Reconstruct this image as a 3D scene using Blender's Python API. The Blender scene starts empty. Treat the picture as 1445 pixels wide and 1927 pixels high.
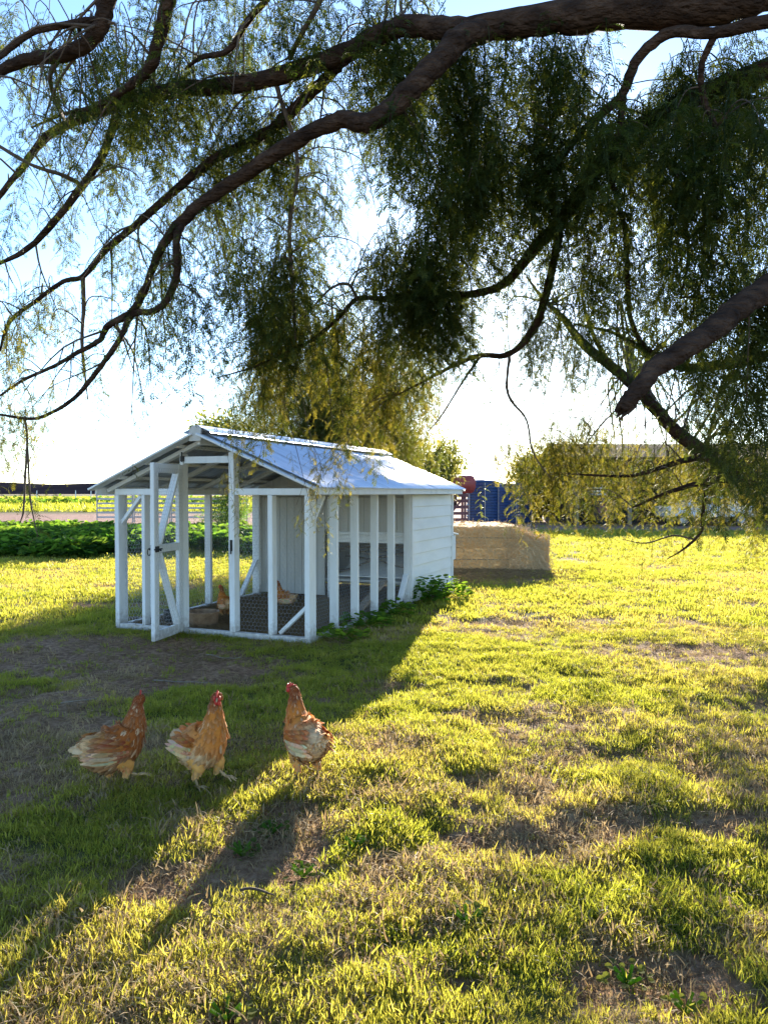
import bpy, bmesh, math, random
import numpy as np
from mathutils import Vector, Matrix, Euler

# ------------------------------------------------------------------ camera, sky, sun, exposure
scene = bpy.context.scene
C = scene.collection
F = 1450.0                       # focal length in photograph pixels (1445 x 1927)
EYE = 1.55
PITCH = math.atan((963.5 - 928.0) / F)
cam_d = bpy.data.cameras.new("camera")
cam = bpy.data.objects.new("camera", cam_d)
C.objects.link(cam)
cam.location = (0, 0, EYE)
cam.rotation_euler = (math.pi / 2 - PITCH, 0, 0)
cam_d.sensor_fit = 'VERTICAL'
cam_d.sensor_height = 24.0
cam_d.lens = 24.0 * F / 1927.0
cam_d.clip_start = 0.05
cam_d.clip_end = 6000
scene.camera = cam

SUN_EL, SUN_AZ = math.radians(14.6), math.radians(9.8)
world = bpy.data.worlds.new("World")
scene.world = world
world.use_nodes = True
wn, wl = world.node_tree.nodes, world.node_tree.links
wn.clear()
w_out = wn.new("ShaderNodeOutputWorld")
w_bg = wn.new("ShaderNodeBackground")
w_sky = wn.new("ShaderNodeTexSky")
w_sky.sky_type = 'NISHITA'
w_sky.sun_disc = False
w_sky.sun_elevation = SUN_EL
w_sky.sun_rotation = SUN_AZ
w_sky.altitude = 100
w_sky.air_density = 0.9
w_sky.dust_density = 0.15
w_sky.ozone_density = 3.0
w_bg.inputs[1].default_value = 0.115
wl.new(w_sky.outputs[0], w_bg.inputs[0])
wl.new(w_bg.outputs[0], w_out.inputs[0])

sun_d = bpy.data.lights.new("sun", 'SUN')
sun_d.energy = 5.0
sun_d.angle = math.radians(0.5)
sun_d.color = (1.0, 0.9, 0.74)
sun = bpy.data.objects.new("sun", sun_d)
C.objects.link(sun)
S = Vector((math.sin(SUN_AZ) * math.cos(SUN_EL), math.cos(SUN_AZ) * math.cos(SUN_EL), math.sin(SUN_EL)))
sun.rotation_euler = S.to_track_quat('Z', 'Y').to_euler()
sun.location = (3, 20, 12)

vs = scene.view_settings
vs.view_transform = 'Standard'
vs.look = 'None'
vs.gamma = 1.0
vs.use_curve_mapping = False
vs.exposure = 2.0
cy = scene.cycles
cy.use_denoising = True
cy.max_bounces = 8
cy.diffuse_bounces = 4
cy.transmission_bounces = 5
cy.glossy_bounces = 3
cy.sample_clamp_indirect = 6.0

rng = random.Random(7)
nr = np.random.default_rng(11)

# ------------------------------------------------------------------ projection helpers (photo pixel -> place)
_cp, _sp = math.cos(PITCH), math.sin(PITCH)


def P(px, py, d):
    x = (px - 722.5) / F
    y = -(py - 963.5) / F
    wy = _cp + y * _sp
    wz = -_sp + y * _cp
    k = d / wy
    return Vector((x * k, d, EYE + wz * k))


def G(px, py):
    x = (px - 722.5) / F
    y = -(py - 963.5) / F
    wy = _cp + y * _sp
    wz = -_sp + y * _cp
    k = -EYE / wz
    return Vector((x * k, wy * k, 0))


# ------------------------------------------------------------------ numpy noise
def vnoise(x, y, seed=0):
    x = np.asarray(x, float); y = np.asarray(y, float)
    xi = np.floor(x).astype(np.int64); yi = np.floor(y).astype(np.int64)
    fx = x - xi; fy = y - yi
    fx = fx * fx * (3 - 2 * fx); fy = fy * fy * (3 - 2 * fy)

    def h(a, b):
        n = (a * 374761393 + b * 668265263 + seed * 974634777) & 0xFFFFFFFF
        n = ((n ^ (n >> 13)) * 1274126177) & 0xFFFFFFFF
        return ((n ^ (n >> 16)) & 0xFFFF) / 65535.0
    return (h(xi, yi) * (1 - fx) + h(xi + 1, yi) * fx) * (1 - fy) + (h(xi, yi + 1) * (1 - fx) + h(xi + 1, yi + 1) * fx) * fy


def fbm(x, y, seed=0, oct=4):
    t = 0; a = 0.5; s = 0
    for i in range(oct):
        t = t + a * vnoise(np.asarray(x) * 2 ** i, np.asarray(y) * 2 ** i, seed + i * 17); s += a; a *= 0.5
    return t / s


def sstep(a, b, x):
    t = np.clip((x - a) / (b - a), 0, 1)
    return t * t * (3 - 2 * t)


# ------------------------------------------------------------------ mesh helpers
class MB:
    def __init__(self):
        self.v = []; self.f = []; self.c = []; self.col = (1, 1, 1)

    def vert(self, p):
        self.v.append((p[0], p[1], p[2])); self.c.append(self.col)
        return len(self.v) - 1

    def face(self, *i):
        self.f.append(tuple(i))

    def box(self, x0, x1, y0, y1, z0, z1):
        b = [self.vert(p) for p in ((x0, y0, z0), (x1, y0, z0), (x1, y1, z0), (x0, y1, z0), (x0, y0, z1), (x1, y0, z1), (x1, y1, z1), (x0, y1, z1))]
        for q in ((0, 3, 2, 1), (4, 5, 6, 7), (0, 1, 5, 4), (1, 2, 6, 5), (2, 3, 7, 6), (3, 0, 4, 7)):
            self.face(*[b[k] for k in q])
        return self

    def beam(self, p0, p1, w, h, up=(0, 0, 1)):
        p0 = Vector(p0); p1 = Vector(p1)
        t = (p1 - p0).normalized(); u = Vector(up)
        s = t.cross(u).normalized(); n = s.cross(t).normalized()
        b = []
        for p in (p0, p1):
            for a, c in ((-1, -1), (1, -1), (1, 1), (-1, 1)):
                b.append(self.vert(p + s * (a * w / 2) + n * (c * h / 2)))
        for q in ((0, 1, 2, 3), (7, 6, 5, 4), (0, 4, 5, 1), (1, 5, 6, 2), (2, 6, 7, 3), (3, 7, 4, 0)):
            self.face(*[b[k] for k in q])
        return self

    def tube(self, pts, rad, n=8, cap=True, jit=0.0, seed=0):
        pts = [Vector(p) for p in pts]
        rings = []
        prev = None
        rr = random.Random(seed)
        for i, p in enumerate(pts):
            t = (pts[min(i + 1, len(pts) - 1)] - pts[max(i - 1, 0)])
            if t.length < 1e-9: t = Vector((0, 0, 1))
            t.normalize()
            if prev is None:
                a = Vector((0, 0, 1)) if abs(t.z) < 0.9 else Vector((1, 0, 0))
                s = t.cross(a).normalized()
            else:
                s = (prev - t * prev.dot(t))
                s = s.normalized() if s.length > 1e-6 else t.orthogonal().normalized()
            prev = s
            b = t.cross(s)
            r = rad[i] if hasattr(rad, '__len__') else rad
            rings.append([self.vert(p + (s * math.cos(2 * math.pi * k / n) + b * math.sin(2 * math.pi * k / n)) * r * (1 + (rr.uniform(-jit, jit) if jit else 0))) for k in range(n)])
        for a, b in zip(rings, rings[1:]):
            for k in range(n):
                self.face(a[k], a[(k + 1) % n], b[(k + 1) % n], b[k])
        if cap and n > 2:
            self.face(*reversed(rings[0])); self.face(*rings[-1])
        return rings

    def lathe(self, prof, n=24, cx=0, cy=0):
        rings = []
        for r, z in prof:
            rings.append([self.vert((cx + r * math.cos(2 * math.pi * k / n), cy + r * math.sin(2 * math.pi * k / n), z)) for k in range(n)])
        for a, b in zip(rings, rings[1:]):
            for k in range(n):
                self.face(a[k], a[(k + 1) % n], b[(k + 1) % n], b[k])
        return rings

    def mesh(self, name, mat=None, smooth=False, col=False):
        me = bpy.data.meshes.new(name)
        me.from_pydata(self.v, [], self.f)
        if mat: me.materials.append(mat)
        if smooth: me.polygons.foreach_set("use_smooth", [True] * len(me.polygons))
        if col:
            at = me.color_attributes.new("Col", 'FLOAT_COLOR', 'POINT')
            at.data.foreach_set("color", np.array([(c[0], c[1], c[2], 1) for c in self.c], np.float32).ravel())
        me.update()
        return me

    def build(self, name, mat, parent=None, smooth=False, col=False, bevel=0.0):
        me = self.mesh(name, mat, smooth, col)
        if bevel:
            bm = bmesh.new(); bm.from_mesh(me)
            bmesh.ops.recalc_face_normals(bm, faces=bm.faces)
            bmesh.ops.bevel(bm, geom=list(bm.edges), offset=bevel, segments=1, affect='EDGES')
            bm.to_mesh(me); bm.free()
        return link(name, me, parent)


def link(name, me, parent=None):
    o = bpy.data.objects.new(name, me)
    C.objects.link(o)
    if parent: o.parent = parent
    return o


def tag(o, label=None, cat=None, group=None, kind=None):
    if label: o['label'] = label
    if cat: o['category'] = cat
    if group: o['group'] = group
    if kind: o['kind'] = kind
    return o


def thing(name, label, cat, loc=(0, 0, 0), rz=0.0, group=None):
    o = bpy.data.objects.new(name, None)
    C.objects.link(o)
    o.empty_display_size = 0.1
    o.location = loc; o.rotation_euler = (0, 0, rz)
    return tag(o, label, cat, group)


def copy_tree(o, parent=None, label=None, loc=None, rz=None, scale=None):
    c = o.copy(); C.objects.link(c); c.parent = parent
    if label: c['label'] = label
    if loc is not None: c.location = loc
    if rz is not None: c.rotation_euler = (0, 0, rz)
    if scale is not None: c.scale = (scale,) * 3
    for ch in list(o.children):
        copy_tree(ch, c)
    return c


def smooth_path(pts, n=6):
    """Catmull-Rom through tuples of any width."""
    a = [np.array(p, float) for p in pts]
    a = [2 * a[0] - a[1]] + a + [2 * a[-1] - a[-2]]
    out = []
    for i in range(1, len(a) - 2):
        p0, p1, p2, p3 = a[i - 1:i + 3]
        for k in range(n):
            t = k / n
            out.append(0.5 * ((2 * p1) + (-p0 + p2) * t + (2 * p0 - 5 * p1 + 4 * p2 - p3) * t * t + (-p0 + 3 * p1 - 3 * p2 + p3) * t ** 3))
    out.append(a[-2])
    return out


# ------------------------------------------------------------------ materials
def new_mat(name):
    m = bpy.data.materials.new(name)
    m.use_nodes = True
    m.node_tree.nodes.clear()
    return m, m.node_tree.nodes, m.node_tree.links


def ramp(n, stops):
    r = n.new("ShaderNodeValToRGB")
    e = r.color_ramp.elements
    while len(e) > 1: e.remove(e[-1])
    e[0].position = stops[0][0]; e[0].color = (*stops[0][1], 1)
    for p, c in stops[1:]:
        k = e.new(p); k.color = (*c, 1)
    return r


def pmat(name, stops, scale=8.0, rough=0.7, bump=0.0, bscale=None, metal=0.0, stretch=None, spec=0.4, detail=6, coords='Object', bdist=0.01):
    """Noise-coloured principled surface with fine relief."""
    m, n, l = new_mat(name)
    out = n.new("ShaderNodeOutputMaterial"); b = n.new("ShaderNodeBsdfPrincipled")
    tc = n.new("ShaderNodeTexCoord"); mp = n.new("ShaderNodeMapping")
    if stretch: mp.inputs['Scale'].default_value = stretch
    l.new(tc.outputs[coords], mp.inputs[0])
    nz = n.new("ShaderNodeTexNoise"); nz.inputs['Scale'].default_value = scale; nz.inputs['Detail'].default_value = detail; nz.inputs['Roughness'].default_value = 0.62
    l.new(mp.outputs[0], nz.inputs[0])
    r = ramp(n, stops)
    l.new(nz.outputs[0], r.inputs[0]); l.new(r.outputs[0], b.inputs['Base Color'])
    b.inputs['Roughness'].default_value = rough; b.inputs['Metallic'].default_value = metal
    b.inputs['Specular IOR Level'].default_value = spec
    if bump:
        n2 = n.new("ShaderNodeTexNoise"); n2.inputs['Scale'].default_value = bscale or scale * 4; n2.inputs['Detail'].default_value = 5
        l.new(mp.outputs[0], n2.inputs[0])
        bp = n.new("ShaderNodeBump"); bp.inputs['Strength'].default_value = bump; bp.inputs['Distance'].default_value = bdist
        l.new(n2.outputs[0], bp.inputs['Height']); l.new(bp.outputs[0], b.inputs['Normal'])
    l.new(b.outputs[0], out.inputs[0])
    return m


def leaf_mat(name, a, b, ta, tb, mix=0.5, rough=0.5, instancer=True, spec=0.3, attr=None):
    """Thin leaf: reflecting and transmitting, varied per leaf clump."""
    m, n, l = new_mat(name)
    out = n.new("ShaderNodeOutputMaterial")
    p = n.new("ShaderNodeBsdfPrincipled"); t = n.new("ShaderNodeBsdfTranslucent"); mx = n.new("ShaderNodeMixShader")
    if attr:
        rn = n.new("ShaderNodeAttribute"); rn.attribute_name = attr; rn.attribute_type = 'INSTANCER'; ro = rn.outputs['Fac']
    else:
        rn = n.new("ShaderNodeObjectInfo"); ro = rn.outputs['Random']
    tc = n.new("ShaderNodeTexCoord"); nz = n.new("ShaderNodeTexNoise"); nz.inputs['Scale'].default_value = 9.0
    l.new(tc.outputs['Object'], nz.inputs[0])
    ad = n.new("ShaderNodeMath"); ad.operation = 'ADD'; l.new(ro, ad.inputs[0])
    sb = n.new("ShaderNodeMath"); sb.operation = 'MULTIPLY_ADD'; l.new(nz.outputs[0], sb.inputs[0]); sb.inputs[1].default_value = 0.9; sb.inputs[2].default_value = -0.45
    l.new(sb.outputs[0], ad.inputs[1])
    r1 = ramp(n, [(0, a), (1, b)]); r2 = ramp(n, [(0, ta), (1, tb)])
    l.new(ad.outputs[0], r1.inputs[0]); l.new(ad.outputs[0], r2.inputs[0])
    l.new(r1.outputs[0], p.inputs['Base Color']); l.new(r2.outputs[0], t.inputs[0])
    p.inputs['Roughness'].default_value = rough; p.inputs['Specular IOR Level'].default_value = spec
    mx.inputs[0].default_value = mix
    l.new(p.outputs[0], mx.inputs[1]); l.new(t.outputs[0], mx.inputs[2]); l.new(mx.outputs[0], out.inputs[0])
    return m


def col_mat(name, rough=0.7, trans=0.0, bump=0.0, gain=1.0):
    """Colour from the mesh's own colour attribute (plumage, fruit)."""
    m, n, l = new_mat(name)
    out = n.new("ShaderNodeOutputMaterial"); p = n.new("ShaderNodeBsdfPrincipled")
    a = n.new("ShaderNodeAttribute"); a.attribute_name = "Col"
    tc = n.new("ShaderNodeTexCoord"); nz = n.new("ShaderNodeTexNoise"); nz.inputs['Scale'].default_value = 60; nz.inputs['Detail'].default_value = 4
    l.new(tc.outputs['Object'], nz.inputs[0])
    mr = n.new("ShaderNodeMapRange"); mr.inputs['To Min'].default_value = 0.72 * gain; mr.inputs['To Max'].default_value = 1.28 * gain
    l.new(nz.outputs[0], mr.inputs[0])
    hv = n.new("ShaderNodeHueSaturation"); l.new(a.outputs['Color'], hv.inputs['Color']); l.new(mr.outputs[0], hv.inputs['Value'])
    l.new(hv.outputs[0], p.inputs['Base Color'])
    p.inputs['Roughness'].default_value = rough; p.inputs['Specular IOR Level'].default_value = 0.25
    if bump:
        bp = n.new("ShaderNodeBump"); bp.inputs['Strength'].default_value = bump; bp.inputs['Distance'].default_value = 0.004
        l.new(nz.outputs[0], bp.inputs['Height']); l.new(bp.outputs[0], p.inputs['Normal'])
    if trans:
        t = n.new("ShaderNodeBsdfTranslucent"); l.new(hv.outputs[0], t.inputs[0])
        mx = n.new("ShaderNodeMixShader"); mx.inputs[0].default_value = trans
        l.new(p.outputs[0], mx.inputs[1]); l.new(t.outputs[0], mx.inputs[2]); l.new(mx.outputs[0], out.inputs[0])
    else:
        l.new(p.outputs[0], out.inputs[0])
    return m


M = {}
M['paint'] = pmat('white_paint', [(0.25, (0.66, 0.655, 0.64)), (0.5, (0.8, 0.8, 0.79)), (0.8, (0.84, 0.84, 0.83))], 6, 0.55, 0.25, 40, stretch=(1, 1, 0.25), bdist=0.004)


def splash(m, h=.3):
    n, l = m.node_tree.nodes, m.node_tree.links
    b = [k for k in n if k.type == 'BSDF_PRINCIPLED'][0]
    src = b.inputs['Base Color'].links[0].from_socket
    ge = n.new("ShaderNodeNewGeometry"); sx = n.new("ShaderNodeSeparateXYZ"); l.new(ge.outputs['Position'], sx.inputs[0])
    mr = n.new("ShaderNodeMapRange"); mr.inputs['From Min'].default_value = 0.0; mr.inputs['From Max'].default_value = h
    mr.inputs['To Min'].default_value = 0.55; mr.inputs['To Max'].default_value = -.25; l.new(sx.outputs[2], mr.inputs[0])
    nz = n.new("ShaderNodeTexNoise"); nz.inputs['Scale'].default_value = 22; nz.inputs['Detail'].default_value = 7; l.new(ge.outputs['Position'], nz.inputs[0])
    ad = n.new("ShaderNodeMath"); ad.operation = 'ADD'; l.new(mr.outputs[0], ad.inputs[0]); l.new(nz.outputs[0], ad.inputs[1])
    r = ramp(n, [(.52, (0, 0, 0)), (1.0, (.65, .65, .65))]); l.new(ad.outputs[0], r.inputs[0])
    mx = n.new("ShaderNodeMix"); mx.data_type = 'RGBA'; l.new(r.outputs[0], mx.inputs[0]); l.new(src, mx.inputs[6]); mx.inputs[7].default_value = (.3, .23, .17, 1)
    n3 = n.new("ShaderNodeTexNoise"); n3.inputs['Scale'].default_value = 3.5; n3.inputs['Detail'].default_value = 8; n3.inputs['Roughness'].default_value = .75; l.new(ge.outputs['Position'], n3.inputs[0])
    r3 = ramp(n, [(.58, (0, 0, 0)), (.8, (.28, .28, .28))]); l.new(n3.outputs[0], r3.inputs[0])
    m2 = n.new("ShaderNodeMix"); m2.data_type = 'RGBA'; l.new(r3.outputs[0], m2.inputs[0]); l.new(mx.outputs[2], m2.inputs[6]); m2.inputs[7].default_value = (.55, .51, .45, 1)
    l.new(m2.outputs[2], b.inputs['Base Color'])


splash(M['paint'])
M['siding'] = pmat('siding_paint', [(0.25, (0.7, 0.7, 0.68)), (0.6, (0.8, 0.8, 0.79))], 5, 0.5, 0.15, 60, stretch=(0.3, 0.3, 1), bdist=0.003)
splash(M['siding'], .22)
M['cream'] = pmat('ridge_cap_paint', [(0.3, (0.5, 0.46, 0.41)), (0.7, (0.62, 0.58, 0.53))], 9, 0.5, 0.1)
M['zinc'] = pmat('zinc_sheet', [(0.3, (0.42, 0.44, 0.47)), (0.5, (0.56, 0.59, 0.64)), (0.75, (0.63, 0.66, 0.71))], 5, 0.4, 0.05, 30, metal=0.85, bdist=0.004, stretch=(.35, 2.2, .35), detail=9)
M['wire'] = pmat('galvanised_wire', [(0.3, (0.42, 0.43, 0.44)), (0.7, (0.55, 0.56, 0.58))], 30, 0.4, metal=0.7)
M['black'] = pmat('black_iron', [(0.3, (0.012, 0.012, 0.012)), (0.7, (0.03, 0.028, 0.026))], 30, 0.45)
M['raw_wood'] = pmat('weathered_wood', [(0.3, (0.16, 0.12, 0.085)), (0.7, (0.3, 0.24, 0.18))], 9, 0.85, 0.4, 40, stretch=(4, 4, 0.5))
M['board'] = pmat('lining_board', [(0.3, (0.46, 0.44, 0.4)), (0.7, (0.58, 0.56, 0.52))], 6, 0.7, 0.2, 30, stretch=(1, 1, 0.2))
M['perch'] = pmat('perch_bark', [(0.3, (0.06, 0.045, 0.03)), (0.7, (0.14, 0.11, 0.08))], 20, 0.9, 0.5)
M['rust'] = pmat('rusty_basin', [(0.3, (0.16, 0.085, 0.042)), (0.55, (0.3, 0.18, 0.1)), (0.8, (0.38, 0.26, 0.17))], 12, 0.75, 0.3)
M['bark'] = pmat('pepper_bark', [(0.28, (0.014, 0.008, 0.006)), (0.5, (0.048, 0.027, 0.018)), (0.75, (0.115, 0.068, 0.045))], 9, 0.95, 1.0, 26, stretch=(.7, 1.6, 1.6), bdist=0.05, spec=.15, detail=10)
M['twig'] = pmat('twig_bark', [(0.3, (0.05, 0.032, 0.022)), (0.7, (0.13, 0.085, 0.055))], 14, 0.85, 0.4, 60)
M['straw'] = pmat('straw_face', [(0.25, (0.6, 0.34, 0.13)), (0.5, (0.78, 0.48, 0.2)), (0.8, (0.86, 0.6, 0.3))], 16, 0.9, 0.2, 60, stretch=(0.5, 1, 2.4), bdist=0.012, detail=10)
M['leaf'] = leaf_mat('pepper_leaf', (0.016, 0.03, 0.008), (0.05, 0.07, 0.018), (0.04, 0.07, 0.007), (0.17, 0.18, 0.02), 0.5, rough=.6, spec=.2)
M['lit_leaf'] = leaf_mat('sunny_pepper_leaf', (0.03, 0.045, 0.01), (0.08, 0.09, 0.02), (0.16, 0.17, 0.012), (0.42, 0.33, 0.04), 0.55, rough=.6, spec=.2)  # brighter copy of the pepper leaf, sunlight put into its colour
M['far_leaf'] = leaf_mat('tree_leaf', (0.035, 0.055, 0.014), (0.08, 0.1, 0.028), (0.16, 0.2, 0.018), (0.42, 0.37, 0.05), 0.52)
M['grass'] = leaf_mat('grass_blade', (0.075, 0.12, 0.015), (0.2, 0.2, 0.035), (0.43, 0.46, 0.035), (0.7, 0.57, 0.1), 0.58, attr='tint')
M['dry'] = leaf_mat('dry_blade', (0.2, 0.13, 0.06), (0.42, 0.3, 0.15), (0.3, 0.19, 0.08), (0.5, 0.36, 0.18), 0.35, rough=0.7, attr='tint')
M['weed'] = leaf_mat('weed_leaf', (0.04, 0.1, 0.012), (0.09, 0.16, 0.025), (0.16, 0.34, 0.02), (0.32, 0.45, 0.03), 0.55, rough=.75, spec=.12)
M['hedge'] = leaf_mat('hedge_leaf', (0.02, 0.06, 0.012), (0.05, 0.11, 0.02), (0.12, 0.28, 0.02), (0.3, 0.44, 0.04), 0.55, rough=.75, spec=.12)
M['soil'] = pmat('coop_soil', [(0.3, (0.06, 0.038, 0.026)), (0.6, (0.13, 0.085, 0.06)), (0.85, (0.24, 0.18, 0.13))], 14, 0.95, 0.8, 40, bdist=0.03)

# ------------------------------------------------------------------ the lie of the land
FL = Vector((-3.08, 8.82, 0.0))               # front left corner of the coop
UX, UY = 0.927, -0.375                        # along the coop front
VX, VY = 0.375, 0.927                         # along the coop side
COOP_RZ = math.atan2(UY, UX)
W_COOP, RUN, LEN = 2.5, 3.05, 4.92


def coop_uv(x, y):
    dx = np.asarray(x) - FL.x; dy = np.asarray(y) - FL.y
    return dx * UX + dy * UY, dx * VX + dy * VY


def coop_dist(x, y):
    """Distance outside the coop's footprint (0 inside)."""
    u, v = coop_uv(x, y)
    du = np.maximum(np.maximum(-u, u - W_COOP), 0); dv = np.maximum(np.maximum(-v, v - LEN), 0)
    return np.hypot(du, dv)


def bare(x, y):
    x = np.asarray(x, float); y = np.asarray(y, float)
    u, v = coop_uv(x, y)
    n = fbm(x * 1.6, y * 1.6, 3); n2 = fbm(x * 5, y * 5, 9)
    b = np.zeros_like(x)
    # worn apron before the door
    e = ((u - 1.15) / 1.75) ** 2 + ((v + 1.3) / 1.05) ** 2
    b = np.maximum(b, sstep(1.25, 0.55, e + (n - 0.5) * 1.2 + (n2 - .5) * .5) * 0.97)
    e = ((x + 2.6) / 1.0) ** 2 + ((y - 5.6) / 0.9) ** 2
    b = np.maximum(b, sstep(1.2, 0.4, e + (n - 0.5) * 1.8) * 0.8)
    e = ((x + 2.15) / 0.55) ** 2 + ((y - 4.1) / 0.8) ** 2
    b = np.maximum(b, sstep(1.2, 0.4, e + (n - 0.5) * 1.4) * 0.85)
    b = np.maximum(b, (coop_dist(x, y) < 0.02) * 1.0)
    # before the hay
    e = ((x - 1.85) / 1.3) ** 2 + ((y - 13.6) / 1.2) ** 2
    b = np.maximum(b, sstep(1.2, 0.5, e + (n - 0.5) * 1.2) * 0.35)
    # reddish worn patches left of the coop and out on the lawn
    for cx, cy_, rx, ry in ((-3.6, 10.6, 1.0, .35), (-3.1, 12.3, 1.2, .3), (2.9, 7.5, .9, .5), (3.3, 5.6, .8, .5), (1.6, 9.2, .7, .2), (2.2, 10.6, .8, .2), (-6.5, 15.5, 1.6, .3)):
        e = ((x - cx) / rx) ** 2 + ((y - cy_) / ry) ** 2
        b = np.maximum(b, sstep(1.3, 0.3, e + (n - 0.5) * 1.6) * 0.8)
    near = sstep(6.5, 3.5, y)
    b = np.maximum(b, near * sstep(0.56, 0.68, fbm(x * 2.3, y * 2.9, 21)) * 0.9)
    b = np.maximum(b, sstep(0.62, 0.74, fbm(x * 1.1, y * 1.6, 5)) * 0.6)
    # gravel under the far shed
    b = np.maximum(b, sstep(31.5, 33.5, y + (n - .5) * 3) * sstep(1, 3, x))
    b = np.maximum(b, sstep(29, 31, y) * sstep(64, 60, y) * sstep(1, 0, x))
    return np.clip(b, 0, 1)


def dryness(x, y):
    n = fbm(np.asarray(x) * 1.3 + 7, np.asarray(y) * 1.5, 31)
    d = np.maximum(sstep(0.5, 0.72, n), .8 * sstep(6, 4, y) * sstep(.5, .66, fbm(np.asarray(x) * 2.6, np.asarray(y) * 3.1, 37)))
    d = np.maximum(d, sstep(3.6, 2.3, y) * sstep(0.7, -0.9, x) * 0.75 * sstep(.3, .6, fbm(np.asarray(x) * 3, np.asarray(y) * 3, 77) + .12))
    d = np.maximum(d, 0.6 * sstep(1.5, 0.2, ((np.asarray(x) - 2.9) / 1.2) ** 2 + ((np.asarray(y) - 7.0) / 1.2) ** 2))
    e = ((np.asarray(x) - 1.9) / 1.6) ** 2 + ((np.asarray(y) - 14.2) / 1.3) ** 2
    d = np.maximum(d, sstep(1.3, .4, e + (n - .5)))
    return np.clip(d, 0, 1)


def gz(x, y):
    x = np.asarray(x, float); y = np.asarray(y, float)
    k = sstep(14, 6, y) * sstep(0.0, 0.7, coop_dist(x, y))
    z = (fbm(x * 1.3, y * 1.3, 41) - 0.5) * 0.075 + (fbm(x * 4.2, y * 4.2, 43, 3) - 0.5) * 0.06
    z = z - 0.03 * bare(x, y) * sstep(0.1, 0.5, coop_dist(x, y))
    z2 = (fbm(x * .5, y * .5, 47) - 0.5) * 0.12 * sstep(8, 14, y) * sstep(40, 25, y) * sstep(.3, 2.5, coop_dist(x, y))
    return z * k + z2


def gz1(x, y):
    return float(gz(np.array([x]), np.array([y]))[0])


def grid_axis(segs):
    out = [segs[0][0]]
    for a, b, s in segs:
        n = max(1, round((b - a) / s))
        out += [a + (b - a) * (i + 1) / n for i in range(n)]
    return np.array(out)


gx = grid_axis([(-1500, -200, 130), (-200, -40, 16), (-40, -10, 2), (-10, -4.5, .25), (-4.5, 4.5, .045), (4.5, 12, .3), (12, 40, 2), (40, 200, 16), (200, 1500, 130)])
gy = grid_axis([(-40, 0, 4), (0, 1.4, .2), (1.4, 6.5, .04), (6.5, 14, .1), (14, 40, .5), (40, 200, 8), (200, 3000, 140)])
XX, YY = np.meshgrid(gx, gy)
ZZ = gz(XX, YY)
ZZ = ZZ - 0.06 * sstep(26, 30, YY)
nv = XX.size
me = bpy.data.meshes.new("ground")
idx = np.arange(nv).reshape(XX.shape)
quads = np.stack([idx[:-1, :-1], idx[:-1, 1:], idx[1:, 1:], idx[1:, :-1]], -1).reshape(-1, 4)
me.vertices.add(nv); me.vertices.foreach_set("co", np.stack([XX, YY, ZZ], -1).astype(np.float32).ravel())
me.loops.add(quads.size); me.loops.foreach_set("vertex_index", quads.ravel().astype(np.int32))
me.polygons.add(len(quads)); me.polygons.foreach_set("loop_start", np.arange(0, quads.size, 4, dtype=np.int32))
me.polygons.foreach_set("use_smooth", np.ones(len(quads), bool))
me.update(calc_edges=True)
at = me.color_attributes.new("Mask", 'FLOAT_COLOR', 'POINT')
Bm, Dm = bare(XX, YY), dryness(XX, YY)
Rm = sstep(30, 32, YY)
at.data.foreach_set("color", np.stack([Bm, Dm, Rm, np.ones_like(Bm)], -1).astype(np.float32).ravel())


def ground_mat():
    m, n, l = new_mat("ground_soil_and_turf")
    out = n.new("ShaderNodeOutputMaterial"); b = n.new("ShaderNodeBsdfPrincipled")
    b.inputs['Roughness'].default_value = 0.95; b.inputs['Specular IOR Level'].default_value = 0.1
    a = n.new("ShaderNodeAttribute"); a.attribute_name = "Mask"
    sp = n.new("ShaderNodeSeparateColor"); l.new(a.outputs['Color'], sp.inputs[0])
    tc = n.new("ShaderNodeTexCoord")

    def nz(s, d=6):
        k = n.new("ShaderNodeTexNoise"); k.inputs['Scale'].default_value = s; k.inputs['Detail'].default_value = d
        l.new(tc.outputs['Object'], k.inputs[0]); return k
    s1 = ramp(n, [(0.3, (0.12, 0.062, 0.034)), (0.5, (0.25, 0.14, 0.08)), (0.7, (0.4, 0.25, 0.15))]); l.new(nz(22, 8).outputs[0], s1.inputs[0])
    g1 = ramp(n, [(0.3, (0.03, 0.045, 0.01)), (0.55, (0.08, 0.085, 0.02)), (0.75, (0.2, 0.15, 0.05))]); l.new(nz(14, 8).outputs[0], g1.inputs[0])
    d1 = ramp(n, [(0.3, (0.1, 0.062, 0.035)), (0.5, (0.26, 0.17, 0.09)), (0.7, (0.42, 0.29, 0.17))]); l.new(nz(30, 8).outputs[0], d1.inputs[0])
    r1 = ramp(n, [(0.3, (0.24, 0.13, 0.1)), (0.7, (0.36, 0.22, 0.17))]); l.new(nz(2, 8).outputs[0], r1.inputs[0])

    def mix(f, x, y):
        k = n.new("ShaderNodeMix"); k.data_type = 'RGBA'
        l.new(f, k.inputs[0]); l.new(x, k.inputs[6]); l.new(y, k.inputs[7]); return k.outputs[2]
    c = mix(sp.outputs[1], g1.outputs[0], d1.outputs[0])
    c2 = mix(sp.outputs[2], s1.outputs[0], r1.outputs[0])
    c = mix(sp.outputs[0], c, c2)
    l.new(c, b.inputs['Base Color'])
    bp = n.new("ShaderNodeBump"); bp.inputs['Strength'].default_value = 0.9; bp.inputs['Distance'].default_value = 0.03
    l.new(nz(35, 8).outputs[0], bp.inputs['Height']); l.new(bp.outputs[0], b.inputs['Normal'])
    l.new(b.outputs[0], out.inputs[0])
    return m


me.materials.append(ground_mat())
tag(link("ground", me), kind='structure')

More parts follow.
